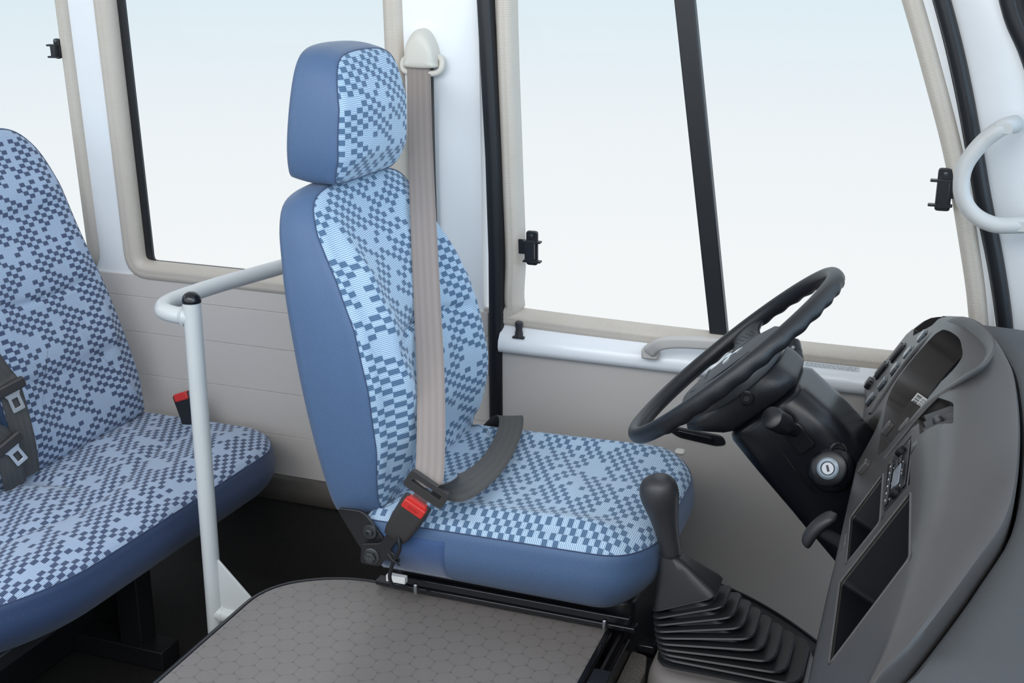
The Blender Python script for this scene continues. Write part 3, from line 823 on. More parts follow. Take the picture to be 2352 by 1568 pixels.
loft(bm, [col_ring(h, a0, a1, hb, r) for h, a0, a1, hb, r in ((.082, -.058, .056, .066, .035), (.093, -.070, .066, .080, .04), (.100, -.073, .072, .084, .045), (.16, -.073, .080, .086, .045), (.25, -.072, .086, .084, .045), (.285, -.071, .088, .080, .035), (.295, -.070, .070, .076, .03), (.50, -.072, .035, .060, .025), (.56, -.070, .02, .055, .02))])
lw = obj('lower_shroud', bm, 'column', sc, angle=50)
# parting line of the two halves, and moulded recess rings
for s_ in (-1, 1): tube('parting_line', [cs(.128, -.010, s_ * .0842), cs(.19, -.012, s_ * .0864), cs(.235, -.013, s_ * .0856)], .0009, 'blackgloss', lw, n=6)
lathe_obj('screw_well', [(.0135, -.001), (.0135, .0012), (.0105, .0016), (.0085, -.004), (0, -.006)], cs(.200, .060, -.0855), V((0, -1, 0)) + wx * .35, 'blackgloss', lw, 24)
# ignition lock
ig = cs(.217, .034, -.086)
iax = (-wyv * .86 + wn * .35 + wx * .12).normalized()
bz = lathe_obj('ignition_housing', [(.036, -.02), (.036, .004), (.033, .010), (.028, .013), (.0275, .018), (.024, .020), (.0, .020)], ig, iax, 'column', sc, 40)
lathe_obj('ignition_ring', [(.0170, .019), (.0170, .0225), (.0158, .0235), (.0112, .0235), (.0105, .0205), (0, .0205)], ig, iax, 'silver', bz, 40)
lathe_obj('key_barrel', [(.0098, .020), (.0098, .0225), (.009, .0235), (0, .0235)], ig, iax, 'steel', bz, 32)
ix = (wx - iax * wx.dot(iax)).normalized(); iy = iax.cross(ix); b_ = bmesh.new()
kx = (ix * .35 + iy * .94).normalized(); box(b_, ig + iax * .0237, (.010, .0036, .0006), (kx, iax.cross(kx), iax)); obj('key_slot', b_, 'black', bz)
for k, ch in enumerate(('LOCK', 'ACC', 'ON', 'START')):
    a = 1.9 - k * .85; d_ = (ix * sin(a) + iy * -cos(a)).normalized(); 
    text_obj('position_lettering', ch, .0030, ig + iax * .0236 + d_ * .0136, (d_.cross(iax) * 1, d_, iax) if False else (-(iax.cross(d_)), d_, iax), 'darkprint', bz, .0001)
# wiper stalk (near) and lighting stalk (far)
def stalk(name, p0, p1, r, parent, marks=None):
    a = (V(p1) - V(p0)); L_ = a.length; a.normalize()
    o = lathe_obj(name, [(0, 0), (r * .62, 0), (r * .66, L_ * .45), (r * .95, L_ * .55), (r, L_ * .58), (r, L_ * .74), (r * 1.03, L_ * .745), (r * 1.05, L_ * .94), (r * .98, L_ * .98), (r * .8, L_), (0, L_)], p0, a, 'black', parent, 28)
    return o, a
rbox('stalk_slot', cs(.150, .026, -.086), (.030, .046, .012), .006, (wx, wn, -wyv), 'blackgloss', sc, .002)
stalk('wiper_stalk', cs(.150, .026, -.070), V(cs(.088, .032, -.145)), .0168, sc)
s2, a2 = stalk('lighting_stalk', cs(.118, .034, .060), V((-.213, 1.975, .712)), .0135, sc)
# sun symbol and letters on the lighting stalk
q = V((-.213, 1.975, .712)) - a2 * .020; toc = (V((0, 0, 1.31)) - q); toc = (toc - a2 * toc.dot(a2)).normalized(); sd = toc.cross(a2) * -1
bm = bmesh.new()
lathe(bm, [(.0021, 0), (.0021, .0003), (.0014, .0003), (.0014, 0)], q + toc * .0139, toc, 16)
for k in range(8):
    a = 2 * pi * k / 8; d_ = sd * cos(a) + a2 * sin(a); box(bm, q + toc * .0139 + d_ * .0033, (.0014, .0005, .0004), (d_, toc.cross(d_), toc))
obj('headlamp_symbol', bm, 'mark', s2)
text_obj('stalk_lettering', 'OFF', .0045, q + toc * .0118 - sd * .0062, (a2.cross(toc) * -1 if False else sd, a2, toc), 'mark', s2, .0002)
# ============================================================ DASHBOARD
def interp(tab, y):
    if y <= tab[0][0]: return tab[0][1]
    for (a, b), (c, d) in zip(tab, tab[1:]):
        if y <= c:
            t = (y - a) / (c - a); return b + (d - b) * t
    return tab[-1][1]
def smtab(tab): 
    P = catmull([V((a, b)) for a, b in tab], 6); return [(p.x, p.y) for p in P]
ZT = smtab([(.60, .635), (.85, .69), (.954, .724), (1.004, .742), (1.137, .764), (1.25, .780), (1.5, .785), (1.85, .785), (1.95, .780), (2.05, .762), (2.14, .732), (2.20, .695), (2.235, .655)])
XS = smtab([(.60, -.06), (.85, -.037), (.954, -.010), (1.004, .018), (1.137, .067), (1.25, .101), (1.465, .117), (1.69, .118), (1.80, .108), (1.91, .090), (2.05, .066), (2.14, .050), (2.235, .03)])
SL = [(.6, -.14), (1.745, -.145), (1.775, -.125), (1.81, -.106), (1.86, -.098), (1.90, -.112), (1.93, -.14), (1.95, -.16), (2.1, -.170), (2.2, -.185), (2.235, -.18)]
FN = V((-.866, 0, .5)); FS = V((.5, 0, .866)); FAX = (-YA, FS, FN)
def fp(y, s, d=0.0): return V((-.006, y, .731)) + FS * s + FN * d
def dprof(y):
    zt, xs, sl = interp(ZT, y), interp(XS, y), interp(SL, y)
    st = min(.040, (zt - .014 - .731) / .866)
    F = fp(y, st); k = min(1, (xs - F.x) / .10)
    P = []
    lip = fp(y, sl)
    P += [(lip.x + .030, lip.z - .050), (lip.x + .008, lip.z - .022), (lip.x + .0005, lip.z - .012), (lip.x - .0005, lip.z - .004)]
    P += [(fp(y, sl + (st - sl) * t).x, fp(y, sl + (st - sl) * t).z) for t in (.03, .15, .3, .45, .6, .75, .88, .97)]
    h = zt - F.z
    P += [(F.x + .010 * k, F.z + h * .52), (F.x + .020 * k, F.z + h * .80), (F.x + .032 * k, zt - .0012), (F.x + .05 * k, zt), (F.x + .07 * k, zt + .0006), (xs - .012 * k, zt), (xs - .003 * k, zt - .0025), (xs, zt - .008), (xs, zt - .03)]
    P += [(xs + .002, .50), (min(.0, xs - .004), .46)]
    return [V((a, y, b)) for a, b in P]
ys = [.84 + (2.20 - .84) * i / 78 for i in range(79)] + [2.212, 2.224, 2.232, 2.236]
rings = []
for y in ys:
    r_ = dprof(min(y, 2.2)) if y > 2.2 else dprof(y)
    if y > 2.2:
        k = sqrt(max(0, 1 - ((y - 2.2) / .0365) ** 2)); c = sum(r_, V()) / len(r_)
        r_ = [c + (p - c) * (.55 + .45 * k) for p in r_]
        for p in r_: p.y = y
    rings.append(r_)
bm = bmesh.new(); loft(bm, rings)
dash = empty('dashboard', (.0, 1.5, .46), 'dark grey-brown bus dashboard with open trays, round vents and a hooded gauge recess', 'dashboard')
body = obj('dash_panel', bm, 'dash', None, angle=35)
def cutter(poly, r, d0, d1, taper=0):
    bm = bmesh.new(); P = rounded([V((-p[0], p[1])) for p in poly], r, 5)
    c = sum(P, V((0, 0))) / len(P)
    loft(bm, [[fp(0, 0) - V((0, 0, 0)) + YA * (-q.x) + FS * q.y + FN * d for q in [c + (p - c) * s for p in P]] for d, s in ((d0, 1 + taper), (0.0, 1), (d1, 1 - taper))])
    return bm
radio_c = [(1.552, .000), (1.366, .010), (1.370, -.041), (1.550, -.050)]
cub1 = [(1.532, -.058), (1.356, -.046), (1.346, -.112), (1.512, -.128)]
cub2 = [(1.336, .014), (1.146, .026), (1.106, -.104), (1.312, -.119)]
vent1 = [(1.510, .020), (1.598, .012), (1.600, .046), (1.548, .068), (1.470, .068)]
vent2 = [(2.125, -.036), (2.168, -.036), (2.110, .024), (2.030, .046), (2.024, .022)]
clus = [(1.625, -.085), (1.620, .030), (1.660, .062), (1.740, .076), (1.860, .072), (1.935, .046), (1.958, -.010), (1.955, -.070), (1.900, -.088)]
colh = [(1.790, -.30), (1.785, -.115), (1.86, -.092), (1.925, -.125), (1.935, -.30)]
boolean(body, [cutter(clus, .045, .0921, -.1057, .03), cutter(cub1, .008, .0511, -.0853, .03), cutter(cub2, .008, .07, -.10, .03), cutter(radio_c, .003, .05, -.030), cutter(vent1, .007, .0913, -.075), cutter(vent2, .007, .07, -.062)])
body.data.materials.clear(); body.data.materials.append(M['dash']); 
body.data.transform(Matrix.Translation(-V(dash.location))); body.parent = dash
# lined insides of the recesses
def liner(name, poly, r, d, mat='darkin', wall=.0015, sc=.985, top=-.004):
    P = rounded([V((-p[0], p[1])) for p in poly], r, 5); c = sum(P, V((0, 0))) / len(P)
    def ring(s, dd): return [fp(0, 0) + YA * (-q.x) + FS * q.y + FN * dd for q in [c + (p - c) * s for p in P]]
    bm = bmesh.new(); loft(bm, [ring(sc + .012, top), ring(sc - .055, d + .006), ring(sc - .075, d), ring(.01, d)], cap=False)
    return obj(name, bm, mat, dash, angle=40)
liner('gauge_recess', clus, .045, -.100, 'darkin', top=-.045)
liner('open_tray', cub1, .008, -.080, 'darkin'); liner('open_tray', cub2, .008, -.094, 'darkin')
# raised lip round the gauge recess
hoodp = catmull([fp(1.60, -.060, .000), fp(1.598, -.01, .001), fp(1.600, .036, -.001), fp(1.635, .074, -.020), fp(1.70, .092, -.042), fp(1.80, .096, -.050), fp(1.90, .082, -.030), fp(1.968, .050, -.010), fp(1.985, -.01, .0005), fp(1.985, -.065, .0005), fp(1.955, -.110, .0005), fp(1.94, -.135, -.001)], 8)
sweep('gauge_hood_rim', hoodp, circ(.0100, 14, 1.3, .42), 'dash', dash, up=FN)
# gauge glass, dials
gg = rbox('gauge_panel', fp(1.80, -.015, -.098), (.27, .125, .006), .03, FAX, 'blackgloss', dash, .001)
for y, r in ((1.735, .040), (1.86, .040)):
    bm = bmesh.new(); lathe(bm, [(r, 0), (r, .003), (r * .93, .003), (r * .93, .001)], fp(y, -.01, -.095), FN, 36); obj('gauge_ring', bm, 'darksteel', gg)
LAX = (FS, FN, -YA); lc_ = fp(1.932, -.073, -.046)
lb = rbox('barcode_label', lc_, (.028, .022, .0008), .001, LAX, 'paper', dash, 0)
bm = bmesh.new(); random.seed(9); x = -.012
while x < .012:
    w_ = random.choice((.0006, .001, .0016)); box(bm, lc_ + FS * x + FN * .005 - YA * .0006, (w_, .008, .0003), LAX); x += w_ + random.choice((.0007, .0012))
for q in range(3):
    for w_ in range(5): box(bm, lc_ + FS * (-.010 + w_ * .0048) - FN * (.002 + q * .0026) - YA * .0006, (.0034, .0011, .0003), LAX)
obj('label_print', bm, 'darkprint', lb, smooth=False)
# square switches down the driver's right side
for k, (y, s) in enumerate(((2.022, -.002), (2.030, -.040), (2.036, -.077), (2.040, -.112), (2.036, -.145))):
    bz = rbox('switch', fp(y, s, .0015), (.029, .0205, .008), .006, FAX, 'switch', dash, .0022)
    rbox('switch_surround', fp(y, s, .0004), (.033, .0240, .0022), .007, FAX, 'blackgloss', dash, .0006)
for k, (y, s, l) in enumerate(((2.128, -.076, .040), (2.150, -.125, .036))):
    q = rbox('switch_bank', fp(y, s, .0010), (.026, l, .006), .005, FAX, 'blackgloss', dash, .0015)
    for j in (-1, 1): rbox('rocker_switch', fp(y + j * .0065, s, .0038), (.0095, l * .88, .008), .003, FAX, 'dash', q, .002)
kn = rbox('dimmer_wheel', fp(2.165, -.163, .003), (.030, .018, .012), .006, FAX, 'black', dash, .003)
# air vents: cup, vanes and thumb knob
LV = (FS * .86 - FN * .51).normalized(); NV = (-YA).cross(LV).normalized()
def vent(poly, cy, cs_, vx, dv_):
    l = liner('air_vent', poly, .007, -.060, 'darkin', top=-.034)
    for k in range(4):
        y = cy + (k - 1.5) * vx; rbox('vane', fp(y, cs_, dv_) - NV * .009, (.0020, .040, .024), .0009, ((-YA * cos(.35) + NV * sin(.35)), LV, (NV * cos(.35) + YA * sin(.35))), 'shift', l, .0006)
    rbox('cross_vane', fp(cy, cs_, dv_) - NV * .018, (vx * 4.0, .0022, .016), .0008, (-YA, LV, NV), 'darkin', l, .0005)
    lathe_obj('thumb_knob', [(0, .0), (.0062, 0), (.0075, .006), (.0068, .014), (.0040, .018), (0, .0185)], fp(cy + vx * .1, cs_, dv_) - NV * .010, NV, 'shift', l, 16)
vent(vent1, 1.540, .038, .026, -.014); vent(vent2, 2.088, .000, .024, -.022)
# car radio
rd = rbox('radio', fp(1.4595, -.0203, -.014), (.174, .0475, .026), .003, FAX, 'black', dash, .0015)
def rp(u, v, d=0): return fp(1.4595 - u, -.0203 + v, -.0005 + d)
rbox('display', rp(.006, -.003, .0005), (.062, .016, .0016), .002, FAX, 'screen', rd, .0005)
rbox('cassette_slot', rp(0, .0165, .0006), (.150, .0080, .0016), .001, FAX, 'blackgloss', rd, .0005)
for sgn in (-1, 1): lathe_obj('radio_knob', [(0, 0), (.0078, 0), (.0074, .006), (.006, .0068), (0, .007)], rp(sgn * .068, .002, 0), FN, 'darkin', rd, 24)
for k in range(6): rbox('radio_button', rp(-.055 + k * .022, -.0180, .001), (.019, .0060, .0022), .001, FAX, 'shift', rd, .0006)
for k in range(4): rbox('radio_button', rp(-.045 + (k % 2) * .012 - .002, -.002 + (k // 2) * .0075 - .003, .001), (.009, .005, .0022), .001, FAX, 'shift', rd, .0006)
for k in range(4): rbox('radio_button', rp(.049 + (k % 2) * .010 - .001, -.002 + (k // 2) * .0075 - .003, .001), (.008, .005, .0022), .001, FAX, 'shift', rd, .0006)
bm = bmesh.new(); random.seed(2)
for k in range(6): box(bm, rp(-.055 + k * .022, -.0180, .0023), (.004, .0018, .0003), FAX)
obj('button_print', bm, 'mark', rd, smooth=False); bm = bmesh.new()
for k in range(9): box(bm, rp(-.050 + random.uniform(0, .11), random.choice((.0085, -.0118)), .0006), (.005, .0010, .0003), FAX)
obj('radio_print', bm, 'mark', rd, smooth=False)
# small rocker knobs on the edge between radio and wheel
for y, s in ((1.640, .004), (1.700, -.050), (1.650, -.100)): 
    rbox('rocker_switch', fp(y, s - .01, .004) if y != 1.640 else fp(1.607, -.012, .003), (.014, .022, .010), .004, FAX, 'dash', dash, .002)
# trim bead round the two open trays
for c_ in (cub1, cub2):
    P = rounded([V((p[0], p[1])) for p in c_], .008, 5); sweep('tray_rim', [fp(p.x, p.y, -.0003) for p in P], circ(.0018, 8), 'dash', dash, closed=True, up=FN)
# lower knee panel and its clip tabs
bm = bmesh.new(); rg = []
for i in range(30):
    y = 1.10 + .62 * i / 29; b_ = sin(pi * i / 29) ** .4 * .012
    rg.append([V((-.062 - b_ * .5, y, .565)), V((-.072 - b_, y, .555)), V((-.078 - b_, y, .50)), V((-.070 - b_, y, .40)), V((-.05, y, .36)), V((-.0, y, .40)), V((-.0, y, .56))])
loft(bm, rg); obj('knee_panel', bm, 'darkin', dash, angle=40)
# dash pad towards the windscreen
bm = bmesh.new(); rg = []
for i in range(60):
    y = .45 + (2.16 - .45) * i / 59; zt, xs = interp(ZT, y), interp(XS, y); dz = .010 + .016 * max(0, min(1, (1.42 - y) / .3))
    xe = .245 + .155 * sqrt(max(0, (2.2 - y) / 1.9))
    r_ = [V((xs + .0035, y, zt - dz - .012)), V((xs + .005, y, zt - dz - .003)), V((xs + .009, y, zt - dz))]
    r_ += [V((xs + .009 + (xe - xs - .009) * t, y, zt - dz - .02 * t * t)) for t in (.1, .25, .45, .7, 1)]
    r_ += [V((xe, y, .45)), V((xs + .0035, y, .45))]
    rg.append(r_)
loft(bm, rg); pd = obj('dash_pad', bm, 'pad', None, angle=40)
tagm(pd, 'dark grey grained pad on top of the dashboard beyond the curved seam', 'dash pad')
# parking brake pull handle under the dash
pb = empty('pull_lever', (-.09, 1.65, .50), 'dark T-shaped pull handle sticking out below the dashboard left of the trays', 'pull handle')
bm = bmesh.new(); a_ = (V((.55, 0, .80))).normalized(); st = V((.80, .25, -.50)).normalized()
rg = []
for t in [i / 14 for i in range(15)]:
    w_ = .0105 * (1 - abs(2 * t - 1) ** 6) ** .5 + .0008; c = V((-.119, 1.65, .532)) + a_ * ((t - .5) * .072) + st * (-.004 + .008 * abs(2 * t - 1) ** 2)
    n1 = a_.cross(st).normalized()
    rg.append([c + st * (.82 * w_ * cos(q)) + n1 * (1.25 * w_ * sin(q)) for q in [2 * pi * k / 18 for k in range(18)]])
loft(bm, rg); obj('grip', bm, 'shift', pb, angle=60)
lathe_obj('shaft', [(0, 0), (.0095, 0), (.0090, .03), (.011, .06), (0, .06)], V((-.119, 1.65, .532)), st, 'shift', pb, 20)

# ============================================================ DRIVER'S SEAT
seat = empty('driver_seat', (-.61, 1.86, .03), 'blue driver seat with headrest, checked cloth front and plain blue vinyl sides', 'seat')
lam = .20
fu = V((-sin(lam), 0, cos(lam))); ff = V((cos(lam), 0, sin(lam))); fo_ = V((-.903, 1.86, .418))
def bframe(a, b, h): return fo_ + YA * a + fu * b + ff * h
def half(pts, n=6):
    R = catmull([V(p) for p in pts], n); L = [V((-p.x, p.y)) for p in R[::-1]]
    out = R + [q for q in L if (q - R[-1]).length > 1e-4 and (q - R[0]).length > 1e-4]; return [(p.x, p.y) for p in out]
def bthick(a, b): return interp([(-.02, .74), (.05, .92), (.12, 1.12), (.22, 1.22), (.32, 1.17), (.40, .98), (.47, .72), (.56, .50)], b)
def bdisp(a, b):
    d = .020 * math.exp(-((abs(a) - .165) / .045) ** 2) - .014 * math.exp(-(a / .10) ** 2)
    d -= .007 * math.exp(-((b - .27 - .015 * cos(a * 14)) / .006) ** 2) * (1 if abs(a) < .16 else 0)
    d += .006 * math.exp(-((b - .14) / .08) ** 2)
    return d + .0012 * sin(b * 60 + a * 25)
pillow(['back_cover', 'backrest'], ['vinyl', 'fabric'], half([(0, -.005), (.10, -.004), (.185, 0), (.213, .02), (.226, .08), (.232, .17), (.230, .27), (.219, .38), (.204, .45), (.190, .495), (.165, .528), (.12, .543), (.05, .548), (0, .549)]), .108, .026, .010, bframe, seat, bulge=.004, thick=bthick, disp=bdisp)
hl = -.10; hu = V((-sin(hl), 0, cos(hl))); hf_ = V((cos(hl), 0, sin(hl))); ho = V((-1.022, 1.862, .968))
def hframe(a, b, h): return ho + YA * a + hu * b + hf_ * h
pillow(['headrest_cover', 'headrest'], ['vinyl', 'fabric'], half([(0, 0), (.07, 0), (.106, .003), (.122, .018), (.131, .06), (.129, .12), (.119, .172), (.103, .200), (.078, .213), (.04, .218), (0, .219)]), .098, .024, .012, hframe, seat, bulge=.003, thick=lambda a, b: interp([(0, .92), (.05, 1.05), (.13, 1.0), (.19, .82), (.22, .70)], b), disp=lambda a, b: -.001 * sin(a * 30))
for s_ in (-1, 1): tube('headrest_post', [V((-.985, 1.862 + s_ * .055, .93)), V((-.98, 1.862 + s_ * .055, .985))], .006, 'cream' if s_ < 0 else 'black', seat)
def cframe(a, b, h): return V((-.612 + b, 1.862 + a, .334 + h))
cout = rounded([V((-.232, -.243)), V((.232, -.243)), V((.232, .190)), V((.150, .248)), V((-.150, .248)), V((-.236, .200))], [.03, .03, .07, .09, .09, .07], 8)
def cdisp(a, b):
    d = .013 * math.exp(-((abs(a) - .185) / .035) ** 2) - .010 * math.exp(-((b + .02) / .12) ** 2) * math.exp(-(a / .13) ** 2)
    d += .0022 * sin(a * 38 + 3 * sin(b * 14)) * math.exp(-((b - .05) / .12) ** 2) + .0016 * sin(b * 46 + a * 20)
    return d
pillow(['cushion_side', 'cushion'], ['vinyl', 'fabric'], [(p.x, p.y) for p in cout], .117, .034, .008, cframe, seat, bulge=.006, tuck=.030, disp=cdisp, thick=lambda a, b: 1 + .05 * b / .25 - .14 * max(0, (b - .15) / .1) ** 2)
# plain backing cloth at the rear corner of the cushion side
bm = bmesh.new(); uvl = bm.loops.layers.uv.new('uv')
G = [[V((-.826 + .126 * i / 12, 1.6300 - .0010 - (.006 * sin(pi * j / 8) - .030 * (1 - j / 8) ** 2), .335 + .083 * j / 8)) for i in range(13)] for j in range(9)]
vv = [[bm.verts.new(p) for p in r_] for r_ in G]
for j in range(8):
    for i in range(12):
        f = bm.faces.new((vv[j][i], vv[j][i + 1], vv[j + 1][i + 1], vv[j + 1][i]))
        for lp in f.loops: lp[uvl].uv = (lp.vert.co.x, lp.vert.co.z)
bv = obj('side_patch', bm, 'velvet', seat); sd_ = bv.modifiers.new('s', 'SOLIDIFY'); sd_.thickness = .0012
# recliner hinge, bolts
PX = (XA, ZA, -YA)
bm = bmesh.new(); prism(bm, [(p.x, p.y) for p in rounded([(-.893, .450), (-.842, .452), (-.800, .402), (-.800, .388), (-.825, .372), (-.846, .378)], .012, 5)], (0, 1.624, 0), PX, -.003, .003); hg = obj('recliner_bracket', bm, 'frameblack', seat, bevel=.0012)
lathe_obj('hinge_bolt', [(0, 0), (.0130, 0), (.0130, .002), (.0118, .0035), (.007, .004), (.0065, .008), (.0035, .009), (.003, .006), (0, .006)], (-.829, 1.620, .418), -YA, 'darksteel', hg, 24)
# seat base and runners
bm = bmesh.new()
loft(bm, [[V((x, y, z)) for x, y in [(p.x, p.y) for p in rounded([(-.835 + i, 1.70 + i * .2), (-.402 - i, 1.70 + i * .2), (-.402 - i, 2.06), (-.835 + i, 2.06)], .03, 5)]] for z, i in ((.032, .03), (.20, .02), (.27, .0), (.318, 0), (.326, .01))])
obj('seat_base', bm, 'frameblack', seat, angle=50)
bm = bmesh.new(); box(bm, (-.615, 1.682, .305), (.43, .010, .014)); box(bm, (-.62, 1.684, .2935), (.46, .022, .009)); obj('slide_rail', bm, 'blackgloss', seat, bevel=.002)
bm = bmesh.new(); box(bm, (-.800, 1.655, .320), (.035, .012, .012)); obj('white_clip', bm, 'paper', seat, bevel=.001)
for x in (-.765, -.435): lathe_obj('rail_bolt', [(0, 0), (.0045, 0), (.0045, .016), (.003, .018), (0, .018)], (x, 1.655, .298), ZA, 'steel', seat, 12)
rbox("side_knob", V((-.415, 2.092, .438)), (.02, .02, .008), .008, AX, 'cream', seat, .004)

# ---------------------------------------------------------- driver's belt
sb = empty('seat_belt', V((-.985, 2.20, 1.10)), 'taupe shoulder belt hanging from the white pillar across the driver seat', 'seat belt')
bx = V((.96, .25, -.05))
topc = wp(-.990, 1.128, .022)
ribbon('shoulder_webbing', [topc + V((0, -.003, .008)), topc + V((.005, -.012, -.03)), V((-.925, 2.058, .985)), V((-.838, 1.880, .790)), V((-.772, 1.745, .650)), V((-.728, 1.640, .556)), V((-.7235, 1.6165, .5145))],
       [V((1, .05, -.05)), V((1, .1, -.05)), V((.96, .2, -.1)), V((.96, .2, -.12)), V((.95, .22, -.15)), V((.88, .15, -.42)), V((.84, .10, -.52))], .0465, 'belt', sb, bow=.0006)
ribbon('return_webbing', [topc + V((.004, .008, .004)), wp(-.988, 1.05, .012), wp(-.990, .9, .010), wp(-.99, .62, .010)], [XA] * 4, .0465, 'beltgrey', sb)
gd = [( -.030, -.016), (.030, -.016), (.034, -.004), (.030, .022), (.018, .046), (.006, .056), (-.006, .056), (-.018, .046), (-.030, .022), (-.034, -.004)]
gpts = [(p.x, p.y) for p in catmull([V(p) for p in gd], 5, True)]
bm = bmesh.new(); c_ = wp(-.986, 1.136, 0)
loft(bm, [[c_ + WAX[0] * (x * s_) + WAX[1] * (y * s_) + WN * d for x, y in gpts] for d, s_ in ((0, 1.0), (.020, 1.0), (.030, .95), (.036, .84), (.038, .6), (.0385, .2))])
gdo = obj('guide_cover', bm, 'cream', sb, angle=60)
tube('guide_loop', catmull([c_ + WAX[0] * x + WAX[1] * y + WN * d for x, y, d in ((-.026, .004, .008), (-.040, -.004, .012), (-.041, -.018, .016), (-.030, -.026, .018), (0, -.028, .018), (.030, -.026, .018), (.041, -.016, .016), (.040, -.0, .012), (.026, .006, .008))], 6), .0062, 'cream', gdo)
# tongue and lap strand
bl = V((.53, -.03, .85)).normalized(); bw = V((.84, .10, -.52)); bw = (bw - bl * bw.dot(bl)).normalized(); bn_ = bw.cross(bl).normalized()
if bn_.y > 0: bn_ = -bn_
BX = (bw, bl, bn_ if bw.cross(bl).dot(bn_) > 0 else bn_)
tc_ = V((-.722, 1.612, .516))
bm = bmesh.new()
o2 = [(p.x, p.y) for p in rounded([V((-.037, -.017)), V((.037, -.017)), V((.037, .016)), V((-.037, .016))], .008, 5)]; h2 = rrect(-.0265, -.003, .0265, .006, .002, 3)
plate(bm, o2, [h2], lambda u, v, d: tc_ + bw * u + bl * v + bn_ * (d - .004), .009)
tg = obj('tongue', bm, 'bucklegrey', sb, bevel=.0025, seg=3, angle=50)
rbox('tongue_plate', tc_ - bl * .024, (.026, .02, .002), .002, BX, 'steel', tg, .0004)
ribbon('lap_webbing', [tc_ + bw * .010 + bl * .004, V((-.683, 1.655, .506)), V((-.682, 1.73, .492)), V((-.690, 1.82, .480)), V((-.704, 1.91, .474)), V((-.722, 2.00, .476)), V((-.745, 2.055, .478)), V((-.80, 2.095, .43))],
       [V((-.1, .8, -.6)), V((.35, .6, -.65)), V((.85, .2, -.4)), V((1, .1, -.25)), V((1, .1, -.1)), V((1, .1, 0)), V((1, .1, .1)), V((.8, .1, .4))], .0465, 'beltgrey', sb)
lathe_obj('belt_stop', [(.0065, 0), (.0055, .0025), (0, .003)], V((-.6875, 1.70, .4965)), V((.1, -.45, .9)), 'bucklegrey', sb, 16)
bk = empty('belt_buckle', V((-.823, 1.61, .38)), 'black belt buckle with red press button bolted beside the driver seat cushion', 'belt buckle')
bc = tc_ - bl * .071
bm = bmesh.new()
def bring(h, hwid, ht, r=.007): return [bc + bw * p.x + bn_ * p.y + bl * h for p in resample(rounded([V((-hwid, -ht)), V((hwid, -ht)), V((hwid, ht)), V((-hwid, ht))], r, 5), 40, True)]
loft(bm, [bring(-.046, .014, .006, .004), bring(-.043, .019, .0085), bring(-.030, .0225, .0105), bring(0, .0248, .0120), bring(.028, .0255, .0125), bring(.036, .0250, .0120), bring(.037, .0235, .0105)])
bb = obj('buckle_body', bm, 'bucklegrey', bk, angle=50)
rb_ = rbox('press_button', bc + bl * .031 + bn_ * .0065, (.040, .0165, .014), .003, BX, 'red', bb, .002)
rbox('press_button_lip', bc + bl * .0405 + bn_ * .003, (.034, .006, .010), .002, BX, 'red', rb_, .001)
text_obj('press_lettering', 'PRESS', .0075, bc + bl * .031 + bn_ * .0137, (-bw, -bl, bn_), 'redprint', rb_, .0002)
bm = bmesh.new(); p0 = bc - bl * .045; p1 = V((-.823, 1.612, .379))
prism(bm, [(p.x, p.y) for p in rounded([(-.845, .362), (-.808, .362), (-.800, .378), (-.775, .372), (-.772, .382), (-.790, .395), (-.758, .440), (-.778, .453), (-.806, .405), (-.842, .398)], .007, 4)], (0, 1.612, 0), PX, -.002, .002); st2 = obj('buckle_stalk', bm, 'frameblack', bk, bevel=.001)
lathe_obj('anchor_bolt', [(0, 0), (.0145, 0), (.0145, .0018), (.0120, .003)], (-.823, 1.610, .379), -YA, 'darksteel', st2, 24)
lathe_obj('bolt_head', [(0, 0), (.0100, 0), (.0100, .0070), (.0088, .0082), (0, .0082)], (-.823, 1.608, .379), -YA, 'darksteel', st2, 6, angle=20)
text_obj('bolt_lettering', '8.8', .0070, (-.823, 1.5995, .379), (XA, ZA, -YA), 'steel', st2, .0002)
tube('buckle_cable', catmull([V(p) for p in ((-.772, 1.606, .425), (-.768, 1.602, .405), (-.778, 1.603, .385), (-.786, 1.606, .365), (-.790, 1.608, .345), (-.784, 1.612, .330), (-.770, 1.63, .322))], 6), .0032, 'black', bk)
tube('cable_tie', [V((-.790, 1.604, .392)), V((-.780, 1.600, .384)), V((-.770, 1.606, .374))], .0016, 'black', bk)

# ============================================================ REAR BENCH
bench = empty('bench_seat', (-1.5, 1.5, -.11), 'long two-place passenger bench in blue checked cloth behind the handrail pole', 'bench seat')
BZ = .203
def b2frame(a, b, h): return V((-1.53 + b, 1.56 + a, BZ + h))
bo = rounded([V((-.285, -.215)), V((.645, -.215)), V((.645, .150)), V((.560, .224)), V((-.10, .200)), V((-.275, .105))], [.03, .03, .10, .12, .25, .09], 10)
def b2disp(a, b):
    # shallow wrinkles, the dip between the two places and the cross seam
    d = -.016 * math.exp(-((a - .215 + .06 * (b + .2)) / .022) ** 2) * max(0, min(1, (.02 - b) / .15))
    d += .0035 * sin(a * 22 + 2.5 * sin(b * 16)) * math.exp(-((b + .02) / .13) ** 2)
    d -= .005 * math.exp(-((b - .03 - .03 * sin(a * 9)) / .010) ** 2)
    d += .008 * math.exp(-((b - .12) / .05) ** 2)
    return d
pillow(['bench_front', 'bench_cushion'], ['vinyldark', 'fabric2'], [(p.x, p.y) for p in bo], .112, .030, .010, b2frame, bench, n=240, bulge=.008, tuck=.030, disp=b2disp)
lm = .255
